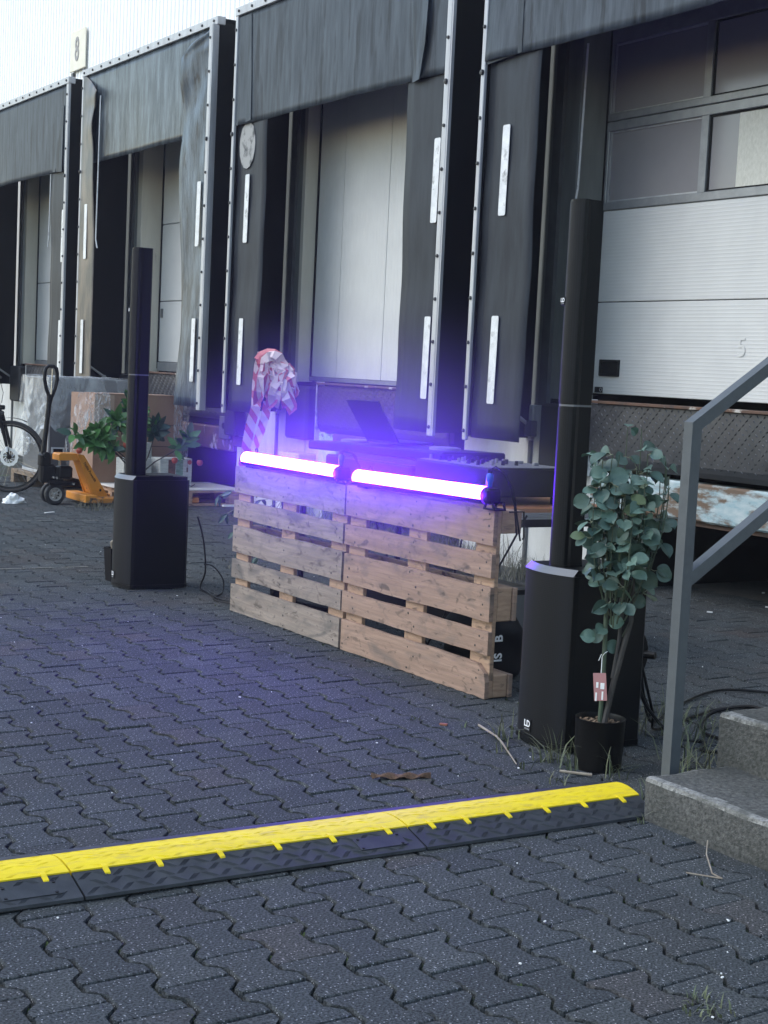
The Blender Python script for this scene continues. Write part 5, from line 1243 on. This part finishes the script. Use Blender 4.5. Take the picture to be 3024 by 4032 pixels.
# ------------------------------------------------------------------ pallet jack
JX, JY = -13.42, 4.66
pj = thing('pallet_jack', 'orange hand pallet jack with black tow bar, forks under the flat pallet', 'pallet jack', (JX, JY, 0))
for xx in (JX + .055, JX - .055):
    wy = MB().lathe([(.062, -.026), (.086, -.027), (.094, -.020), (.094, .020), (.086, .027), (.062, .026)], (xx, JY, .094), 36, 'X').build('wheel', 'rubber', pj, smooth=True)
    wy['label'] = 'black steering wheel with grey spoked rim'
    rm = MB().lathe([(.052, .022), (.064, .024), (.064, -.024), (.052, -.022), (.052, .022)], (xx, JY, .094), 36, 'X')
    rm.lathe([(.0005, .027), (.016, .026), (.02, .018), (.02, -.02), (.0005, -.02)], (xx, JY, .094), 16, 'X'); 
    for k in range(8):
        a = k / 8 * 6.283; rm.tube([(xx + .012, JY + math.cos(a) * .016, .094 + math.sin(a) * .016), (xx + .014, JY + math.cos(a) * .056, .094 + math.sin(a) * .056)], [.006, .010], 4)
    rm.build('rim', 'rim_grey', wy)
MB().cyl((JX - .09, JY, .094), (JX + .09, JY, .094), .010, 10).build('axle', 'chrome', pj)
tw = MB(); tw.tube([(JX, JY - .10, .44), (JX, JY - .075, .70), (JX, JY - .055, .92)], [.026, .022, .024], 10)
tw.tube([(JX, JY - .055, .92), (JX + .0, JY - .045, 1.0)], [.024, .034], 10); tw.build('tow_bar', 'jack_black', pj, smooth=True)
lo = [(JX, JY - .045 + .075 * s * math.sin(math.pi * min(1, t * 1.0)) , .99 + .265 * t) for s, t in ((1, 0), (.62, .12), (.95, .35), (1, .6), (.95, .82), (.6, .97))]
hl = MB(); pts = []
for s in (1, -1): 
    seg = [(JX, JY - .045 + s * .058 * e, .98 + z) for e, z in ((.25, 0), (.7, .07), (1, .15), (1, .21), (.85, .255), (.4, .275))]; pts += seg if s > 0 else seg[::-1]
hl.tube(pts + [pts[0]], .017, 10); hl.build('handle', 'jack_black', pj, smooth=True)
MB().tube([(JX + .02, JY - .045, 1.0), (JX + .02, JY - .042, 1.12), (JX + .022, JY - .04, 1.23)], .006, 6).build('release_lever', 'chrome', pj)
pm = MB(); pm.box((JX, JY - .085, .40), (.10, .10, .12), .015); pm.box((JX, JY - .06, .28), (.11, .14, .17), .02); pm.box((JX, JY + .10, .29), (.12, .14, .12), .02); pm.cyl((JX, JY + .05, .20), (JX, JY + .05, .34), .05, 16)
pm.tube([(JX + .08, JY - .06, .205), (JX + .08, JY + .18, .19)], .024, 10); pm.cyl((JX - .07, JY - .085, .45), (JX + .07, JY - .085, .45), .028, 12); pm.build('pump', 'jack_black', pj)
MB().cyl((JX, JY + .06, .32), (JX, JY + .06, .44), .012, 10).build('piston', 'chrome', pj)
for k, (y, z) in enumerate(((-.03, .25), (.0, .245), (.16, .19))): MB().cyl((JX + .07, JY + y, z), (JX + .11, JY + y, z), .011, 10).build('pin', 'chrome', pj)
hd = MB(); P = [(JY + .02, .405), (JY + .02, .455), (JY + .035, .468), (JY + .20, .468), (JY + .235, .46), (JY + .235, .41), (JY + .21, .405)]
hd.prism(P, lambda u, v, k: (k, u, v), JX - .09, JX + .09); hd.build('head', 'jack_orange', pj)
for s in (1, -1):
    x0_, x1_ = (JX + .085, JX + .10) if s > 0 else (JX - .10, JX - .085)
    fr = MB(); P = [(JY + .195, .466), (JY + .255, .455), (JY + .50, .075), (JY + .50, .045), (JY + .345, .045), (JY + .33, .10)]
    fr.prism(P, lambda u, v, k: (k, u, v), x0_, x1_); fr.build('side_plate', 'jack_orange', pj)
fr = MB(); P = [(JY + .19, .462), (JY + .205, .466), (JY + .36, .12), (JY + .345, .10)]; fr.prism(P, lambda u, v, k: (k, u, v), JX - .084, JX + .108); fr.build('front_flange', 'jack_orange', pj)
MB().lathe([(.012, .0), (.024, 0), (.024, .02), (.012, .02)], (JX + .10, JY + .415, .135), 16, 'X').build('bushing', 'jack_orange', pj); MB().lathe([(.0005, .0), (.013, 0)], (JX + .1125, JY + .415, .135), 14, 'X').build('bushing_hole', 'seal', pj)
for s in (1, -1):
    xa = JX + s * .19
    MB().span((xa - .075, xa + .075), (JY + .26, JY + 1.35), (.028, .078), .008).build('fork', 'jack_worn', pj)
MB().span((JX - .26, JX + .26), (JY + .22, JY + .34), (.03, .10), .006).build('cross_member', 'jack_orange', pj)
ang_t = math.atan2(-.38, .245)
Rt_ = RRIGHT @ Matrix.Rotation(ang_t, 3, 'Z')
text('lettering', 'Noble Powerlift', .032, 'seal', pj, (JX + .1012, JY + .315, .30), Rt_, .0004, bold=.0006)

# ------------------------------------------------------------------ bicycle (front half in the frame)
BV = Vector((.55, .835, 0)).normalized(); BC = Vector((-14.50, 4.60, .352))
bk = thing('bicycle', 'dark bicycle with brown walled tyre and large brake disc cut off by the left edge', 'bicycle', (BC.x, BC.y, 0))
SIDE = Vector((BV.y, -BV.x, 0))                      # towards the camera side
def bp_(a, z, s=0.0): return BC + BV * a + Vector((0, 0, z)) + SIDE * s
def ring(R, prof, name, mat, parent, n=64, c=0.0):
    b = MB(); vs = []; m = len(prof)
    for k in range(n):
        a = 2 * math.pi * k / n
        for (dr, w_) in prof: vs.append(bp_(c + math.cos(a) * (R + dr), math.sin(a) * (R + dr), w_))
    b.add(vs, [(k * m + i, k * m + (i + 1) % m, ((k + 1) % n) * m + (i + 1) % m, ((k + 1) % n) * m + i) for k in range(n) for i in range(m)]); return b.build(name, mat, parent, smooth=True)
for c in (0.0, -1.06):
    wh = part_empty('wheel', bk)
    ring(.332, [(.020 * math.cos(a), .020 * math.sin(a)) for a in [k / 10 * 6.283 for k in range(10)]], 'tyre', 'rubber', wh, c=c)
    ring(.322, [(.008, .0155), (-.004, .0165), (-.004, -.0165), (.008, -.0155)], 'tyre_wall', 'tyre_wall', wh, c=c)
    ring(.300, [(.010, .011), (-.006, .009), (-.006, -.009), (.010, -.011)], 'rim', 'jack_black', wh, c=c)
    s_ = MB()
    for k in range(32):
        a = k / 32 * 6.283; b_ = a + (.35 if k % 2 else -.35)
        s_.tube([bp_(c + math.cos(b_) * .022, math.sin(b_) * .022, .02 if k % 4 < 2 else -.02), bp_(c + math.cos(a) * .297, math.sin(a) * .297, 0)], .0012, 4, False)
    so_ = s_.build('spokes', 'chrome', wh); so_['kind'] = 'stuff'
    MB().tube([bp_(c, 0, -.05), bp_(c, 0, .05)], .022, 12).build('hub', 'jack_black', wh)
    dn = MB(); n = 48; vs = []
    for k in range(n):
        a = 2 * math.pi * k / n; ro = .090 + .003 * math.cos(a * 12); vs += [bp_(c + math.cos(a) * .060, math.sin(a) * .060, .042), bp_(c + math.cos(a) * ro, math.sin(a) * ro, .042)]
    dn.add(vs, [(2 * k, 2 * k + 1, (2 * k + 3) % (2 * n), (2 * k + 2) % (2 * n)) for k in range(n)])
    for k in range(10):
        a = k / 10 * 6.283; dn.tube([bp_(c + math.cos(a) * .028, math.sin(a) * .028, .042), bp_(c + math.cos(a + .5) * .063, math.sin(a + .5) * .063, .042)], .0035, 4)
    dn.build('brake_disc', 'disc_steel', wh)
fk = MB()
for s in (.058, -.058): fk.tube([bp_(.0, .0, s), bp_(-.03, .14, s), bp_(-.11, .42, s)], [.012, .016, .019], 10)
fk.tube([bp_(-.11, .42, -.07), bp_(-.11, .42, .07)], .022, 10); fk.tube([bp_(-.11, .42), bp_(-.19, .70)], .022, 10); fk.build('fork', 'jack_black', bk, smooth=True)
MB().tube([bp_(-.015, .05, .062), bp_(-.02, .10, .062)], .014, 8).build('fork_label', 'white_print', bk)
mg = MB(); 
for k in range(12):
    pass
mg.grid(lambda u, v: bp_(math.cos(math.radians(150 - 85 * u)) * .375, math.sin(math.radians(150 - 85 * u)) * .375 + .004, (v - .5) * .055), 14, 4); mg.build('mudguard', 'jack_black', bk, smooth=True, thick=.003)
lm = MB(); lm.box(bp_(-.10, .475, .0), (.07, .04, .045), .008, Matrix.Rotation(math.atan2(BV.y, BV.x), 3, 'Z')); lm.build('front_lamp', 'jack_black', bk)
hb = MB(); hb.tube([bp_(-.19, .70), bp_(-.20, .76)], .02, 10); hb.tube([bp_(-.20, .76, -.30), bp_(-.17, .78, -.05), bp_(-.17, .78, .05), bp_(-.20, .76, .30)], .013, 8); hb.build('handlebar', 'jack_black', bk)
MB().tube([bp_(-.10, .72, .05), bp_(-.07, .62, .05), bp_(-.09, .52, .03)], .003, 5).build('brake_cable', 'cable', bk)
fr = MB(); fr.tube([bp_(-.18, .62), bp_(-.62, .02)], .028, 10); fr.tube([bp_(-.19, .68), bp_(-.72, .48)], .022, 10); fr.tube([bp_(-.62, .02), bp_(-.76, .58)], .018, 10)
for s in (.06, -.06): fr.tube([bp_(-.62, .02, 0), bp_(-1.06, 0, s)], .011, 8); fr.tube([bp_(-.74, .45, 0), bp_(-1.06, 0, s)], .009, 8)
fr.build('frame', 'jack_black', bk); MB().box(bp_(-.78, .64), (.26, .15, .05), .02, Matrix.Rotation(math.atan2(BV.y, BV.x), 3, 'Z')).build('saddle', 'jack_black', bk)

# ------------------------------------------------------------------ weeds, cables, small litter
def tuft(b, x, y, n, h, spread, rr, z=0.0, lean=.5):
    for k in range(n):
        a = rr.uniform(0, 6.283); q = spread * math.sqrt(rr.random()); bx, by = x + q * math.cos(a), y + q * math.sin(a)
        hh = h * rr.uniform(.45, 1.1); l = rr.uniform(.1, lean) * hh; d = rr.uniform(0, 6.283); w_ = rr.uniform(.0016, .0034)
        dx_, dy_ = math.cos(d), math.sin(d); px, py = -dy_ * w_, dx_ * w_; vs = []
        for u, wd in ((0, 1), (.45, .8), (.8, .5), (1, .05)):
            o = l * u * u * 1.6; zz = z + hh * (u - .35 * u * u * (l / hh) * 1.6); vs += [(bx + dx_ * o - px * wd, by + dy_ * o - py * wd, zz), (bx + dx_ * o + px * wd, by + dy_ * o + py * wd, zz)]
        b.add(vs, [(0, 1, 3, 2), (2, 3, 5, 4), (4, 5, 7, 6)])
r = random.Random(77)
gb = MB()
for (x, y, n, h, s) in ((-4.53, 3.34, 12, .16, .03), (-4.56, 3.40, 10, .12, .05), (-4.19, 3.33, 14, .15, .03), (-4.09, 3.32, 14, .14, .035), (-4.22, 3.28, 10, .10, .03), (-3.93, 3.42, 14, .15, .06), (-4.02, 3.80, 26, .22, .10), (-3.88, 3.62, 16, .16, .07), (-3.72, 3.50, 14, .2, .05), (-3.66, 3.60, 16, .25, .06), (-3.63, 3.27, 5, .16, .02), (-3.60, 3.24, 4, .14, .02), (-3.54, 3.60, 10, .16, .05), (-4.3, 4.1, 30, .16, .14), (-4.6, 4.1, 30, .16, .18), (-4.5, 4.35, 34, .12, .22), (-4.45, 3.95, 16, .12, .1), (-4.75, 3.30, 5, .06, .03), (-4.9, 3.2, 6, .05, .03), (-4.38, 3.22, 8, .07, .04), (-3.95, 3.16, 6, .07, .03), (-4.15, 3.16, 6, .08, .03), (-3.48, 3.12, 5, .08, .02), (-2.35, 2.33, 40, .035, .07)):
    tuft(gb, x, y, n, h, s, r, lean=.9)
tag(gb.build('weeds', 'grass'), kind='stuff')
gb = MB()
for k in range(230):
    x = r.uniform(-11.2, -8.05); y = r.uniform(5.9, 6.44); hgt = r.uniform(.12, .34) * (1 if x < -8.5 else .6)
    tuft(gb, x, y, 7, hgt, .06, r, lean=.7)
for k in range(60): tuft(gb, r.uniform(-8.6, -6.6), r.uniform(4.9, 5.9), 7, r.uniform(.08, .22), .08, r, lean=.8)
for k in range(34): tuft(gb, r.uniform(-13.15, -12.6), r.uniform(4.75, 5.3), 8, r.uniform(.05, .13), .05, r, lean=.7)
for k in range(30): tuft(gb, r.uniform(-9.6, -8.9), r.uniform(4.4, 5.5), 7, r.uniform(.02, .06), .06, r, lean=.9)
tag(gb.build('dry_grass', 'dry_grass'), kind='stuff')
# wide bent blade leaning on the ramp end
lb_ = MB(); P = [(-3.50, 3.17, .02), (-3.50, 3.20, .10), (-3.47, 3.215, .125), (-3.43, 3.20, .06), (-3.41, 3.19, .0)]; vs = []
for (x, y, z), wd in zip(P, (.003, .006, .008, .006, .001)): vs += [(x - wd, y, z), (x + wd, y + .002, z)]
lb_.add(vs, [(2 * i, 2 * i + 1, 2 * i + 3, 2 * i + 2) for i in range(4)])
lb_.solo('grass_blade', 'grass', 'wide bent grass blade at the end of the yellow ramp', 'grass', (-3.47, 3.2, 0))
MB().tube([(-4.72, 3.37, .012), (-4.52, 3.31, .02), (-4.44, 3.28, .016), (-4.20, 3.17, .006)], [.005, .004, .004, .002], 6).solo('twig', 'twig', 'pale dry twig lying in front of the nearer loudspeaker', 'twig', (-4.45, 3.28, 0))
MB().tube([(-3.20, 3.13, .03), (-3.13, 3.06, .02), (-3.02, 2.98, .008), (-2.98, 2.98, .006), (-3.06, 2.92, .006)], .0022, 5).solo('twig', 'twig', 'thin bent dry stalk at the foot of the lower step', 'twig', (-3.07, 3.0, 0))
MB().tube([(-4.07, 3.26, .006), (-3.98, 3.33, .008)], .005, 6).solo('twig', 'twig', 'short pale stick beside the pot', 'twig', (-4.02, 3.3, 0))
wc = MB(); wc.grid(lambda u, v: (-4.24 + .02 * u + (v - .5) * .035 * math.sin(math.pi * (u * .9 + .08)) + .05 * u, 2.60 + .19 * u, .006 + .010 * math.sin(math.pi * v) + .005 * math.sin(u * 19 + v * 5)), 14, 5)
wc.solo('bark_piece', 'bark_chip', 'splinter of brown bark on the paving behind the yellow ramp', 'bark', (-4.2, 2.7, 0), smooth=False, thick=.004)
lt = MB()
for k in range(150):
    x, y = r.uniform(-11, -1.6), r.uniform(.6, 5.5)
    u, v, z = pix((x, y, 0)) if depth_of((x, y, 0)) > 1 else (-1, 0, 0)
    if not (0 < u < 3024 and v < 4032) or (-3.95 < x < -3.48): continue
    if r.random() < .35 and x < -5: continue
    s = r.uniform(.0015, .005); a = r.uniform(0, 3.14); R = Matrix.Rotation(a, 3, 'Z')
    lt.box((x, y, .0035), (s * r.uniform(1, 2.6), s, .003), 0, R)
for k in range(12):
    x, y = r.uniform(-2.9, -2.2), r.uniform(2.0, 2.75); s = r.uniform(.002, .005); lt.box((x, y, .004), (s * 1.6, s, .003), 0, Matrix.Rotation(r.uniform(0, 3), 3, 'Z'))
for k in range(14):
    x, y = r.uniform(-8.4, -6.2), r.uniform(6.3, 8.6); s = r.uniform(.004, .018); lt.box((x, y, .014), (s * 2, s, .006), 0, Matrix.Rotation(r.uniform(0, 3), 3, 'Z'))
tag(lt.build('litter', 'litter_white'), kind='stuff')
tb_ = MB(); rr = random.Random(4)
def crum(u, v):
    a, b = u * 6.2832, v * math.pi * .5; d = Vector((math.cos(a) * math.cos(b), math.sin(a) * math.cos(b), math.sin(b)))
    k = .068 * (1 + .45 * mnoise.noise(d * 1.7) + .30 * abs(mnoise.noise(d * 4.5)))
    return (-13.47 + k * d.x, 4.32 + k * 1.25 * d.y, .002 + k * 1.15 * d.z)
tb_.grid(crum, 24, 10); tb_.solo('crumpled_paper', 'litter_white', 'crumpled white paper ball on the ground below the bicycle wheel', 'paper', (-13.47, 4.32, 0))
MB().box((-12.62, 4.36, .006), (.02, .11, .006), 0, Matrix.Rotation(.5, 3, 'Z')).solo('paper_scrap', 'litter_white', 'thin white paper scrap in front of the pallet jack', 'paper', (-12.62, 4.36, 0))
MB().span((-13.06, -13.02), (6.20, 6.36), (.003, .02)).solo('white_stick', 'litter_white', 'short white stick on the ground behind the left pallet end', 'stick', (-13.04, 6.28, 0))
MB().box((-4.80, 3.26, .006), (.03, .016, .006), 0, Matrix.Rotation(.7, 3, 'Z')).solo('fallen_leaf', 'leaf_red', 'small reddish dry leaf by the lower pallet corner', 'leaf', (-4.8, 3.26, 0))
# cables on the ground
def lay(pts, r_, lb):
    P = [Vector(p) for p in pts]; out = []
    for i in range(len(P) - 1):
        p0, p1, p2, p3 = P[max(i - 1, 0)], P[i], P[i + 1], P[min(i + 2, len(P) - 1)]
        for k in range(8):
            t = k / 8; out.append(.5 * ((2 * p1) + (p2 - p0) * t + (2 * p0 - 5 * p1 + 4 * p2 - p3) * t * t + (3 * p1 - p0 - 3 * p2 + p3) * t ** 3))
    out.append(P[-1]); MB().tube(out, r_, 7).solo('cable', 'cable', lb, 'cable', pts[0])
lay([(-8.27, 3.77, .44), (-8.24, 3.80, .30), (-8.22, 3.81, .12), (-8.24, 3.79, .02), (-8.12, 3.78, .008), (-7.9, 3.74, .008), (-7.72, 3.76, .008), (-7.4, 3.85, .008)], .0055, 'black cable hanging from the left loudspeaker to the left pallet')
lay([(-8.22, 3.80, .16), (-8.17, 3.84, .15), (-8.12, 3.88, .08), (-8.08, 3.86, .01), (-7.85, 3.70, .008), (-7.6, 3.78, .008), (-7.4, 3.9, .008)], .0045, 'thin grey black cable looping beside the left loudspeaker')
lay([(-4.33, 3.83, .20), (-4.33, 3.88, .12), (-4.28, 3.98, .012), (-4.2, 4.05, .01), (-4.1, 3.95, .01), (-4.02, 4.05, .012), (-3.98, 4.25, .012), (-4.08, 4.36, .05), (-4.28, 4.40, .10), (-4.40, 4.28, .06), (-4.30, 4.15, .014), (-4.1, 4.2, .01), (-3.8, 4.3, .01), (-3.5, 4.4, .008)], .007, 'black cable looped on the weeds behind the handrail post')
lay([(-4.36, 3.84, .40), (-4.42, 3.92, .20), (-4.50, 4.05, .02), (-4.70, 4.35, .01), (-4.9, 4.75, .01), (-4.85, 4.95, .01), (-4.6, 5.1, .01), (-4.3, 5.2, .01)], .006, 'black cable running from the nearer loudspeaker towards the steps')
lay([(-4.33, 3.83, .30), (-4.35, 3.92, .10), (-4.42, 4.0, .012), (-4.52, 4.25, .01), (-4.62, 4.60, .01), (-4.45, 4.8, .01), (-4.1, 4.9, .01)], .006, 'second black cable crossing behind the handrail post')
DRX, DRY, DRZ = -4.72, 4.03, .26
dr = thing('cable_drum', 'black cable reel with crank knob on the paving behind the nearer loudspeaker', 'cable reel', (DRX, DRY, 0))
MB().lathe([(.0005, -.06), (.125, -.06), (.13, -.055), (.125, -.05), (.08, -.045), (.08, .045), (.125, .05), (.13, .055), (.125, .06), (.0005, .06)], (DRX, DRY, DRZ), 32, 'X').build('spool', 'gear_black', dr, smooth=True)
MB().lathe([(.05, -.04), (.108, -.04), (.112, .0), (.108, .04), (.05, .04)], (DRX, DRY, DRZ), 28, 'X').build('wound_cable', 'cable', dr, smooth=True)
MB().tube([(DRX - .09, DRY - .13, .008), (DRX - .09, DRY, DRZ), (DRX - .09, DRY + .13, .008)], .010, 8).build('stand', 'gear_black', dr); MB().tube([(DRX + .09, DRY - .13, .008), (DRX + .09, DRY, DRZ), (DRX + .09, DRY + .13, .008)], .010, 8).build('stand', 'gear_black', dr)
MB().cyl((DRX + .06, DRY + .09, DRZ), (DRX + .11, DRY + .12, DRZ), .016, 12).build('crank_knob', 'gear_black', dr)

# ------------------------------------------------------------------ haze (thin even volume, added to veil the bars and lift blacks)
if HAZE:
    hz = MB().span((-36, 4), (-8, 14), (-1.2, 9.6)).build('haze', [])
    m = bpy.data.materials.new('haze'); m.use_nodes = True; t = m.node_tree; t.nodes.remove(t.nodes['Principled BSDF'])
    v = t.nodes.new('ShaderNodeVolumePrincipled'); v.inputs['Color'].default_value = (.95, .96, 1, 1); v.inputs['Density'].default_value = HAZE; v.inputs['Anisotropy'].default_value = .2
    t.links.new(v.outputs[0], t.nodes['Material Output'].inputs['Volume']); hz.data.materials.append(m); tag(hz, kind='stuff')

# added scattering volume standing in for lens flare, densest by the light bars
if FLARE_GLOW:
    bm = bmesh.new(); bmesh.ops.create_icosphere(bm, subdivisions=3, radius=1.0); me = bpy.data.meshes.new('flare_glow'); bm.to_mesh(me); bm.free()
    sk = bpy.data.objects.new('flare_glow', me); COL.objects.link(sk); sk.location = (-6.0, 3.60, .95); sk.scale = (2.0, 1.0, .95); tag(sk, kind='stuff')
    m = bpy.data.materials.new('flare_glow'); m.use_nodes = True; t = m.node_tree; N = t.nodes; L = t.links; N.remove(N['Principled BSDF'])
    v = N.new('ShaderNodeVolumePrincipled'); v.inputs['Color'].default_value = (.9, .9, .96, 1); v.inputs['Anisotropy'].default_value = 0.6
    tc = N.new('ShaderNodeTexCoord'); ln = N.new('ShaderNodeVectorMath'); ln.operation = 'LENGTH'; L.new(tc.outputs['Object'], ln.inputs[0])
    mr = N.new('ShaderNodeMapRange'); mr.interpolation_type = 'SMOOTHERSTEP'; mr.inputs[1].default_value = .05; mr.inputs[2].default_value = .98; mr.inputs[3].default_value = FLARE_GLOW; mr.inputs[4].default_value = 0.0
    L.new(ln.outputs['Value'], mr.inputs[0])
    ns = N.new('ShaderNodeTexNoise'); ns.inputs['Scale'].default_value = 2.2; ns.inputs['Detail'].default_value = 2; L.new(tc.outputs['Object'], ns.inputs['Vector'])
    n2 = N.new('ShaderNodeMapRange'); n2.inputs[1].default_value = .3; n2.inputs[2].default_value = .7; n2.inputs[3].default_value = .7; n2.inputs[4].default_value = 1.3; L.new(ns.outputs[0], n2.inputs[0])
    ml = N.new('ShaderNodeMath'); ml.operation = 'MULTIPLY'; L.new(mr.outputs[0], ml.inputs[0]); L.new(n2.outputs[0], ml.inputs[1])
    L.new(ml.outputs[0], v.inputs['Density']); L.new(v.outputs[0], N['Material Output'].inputs['Volume']); me.materials.append(m)
    m.cycles.volume_step_rate = 2.0
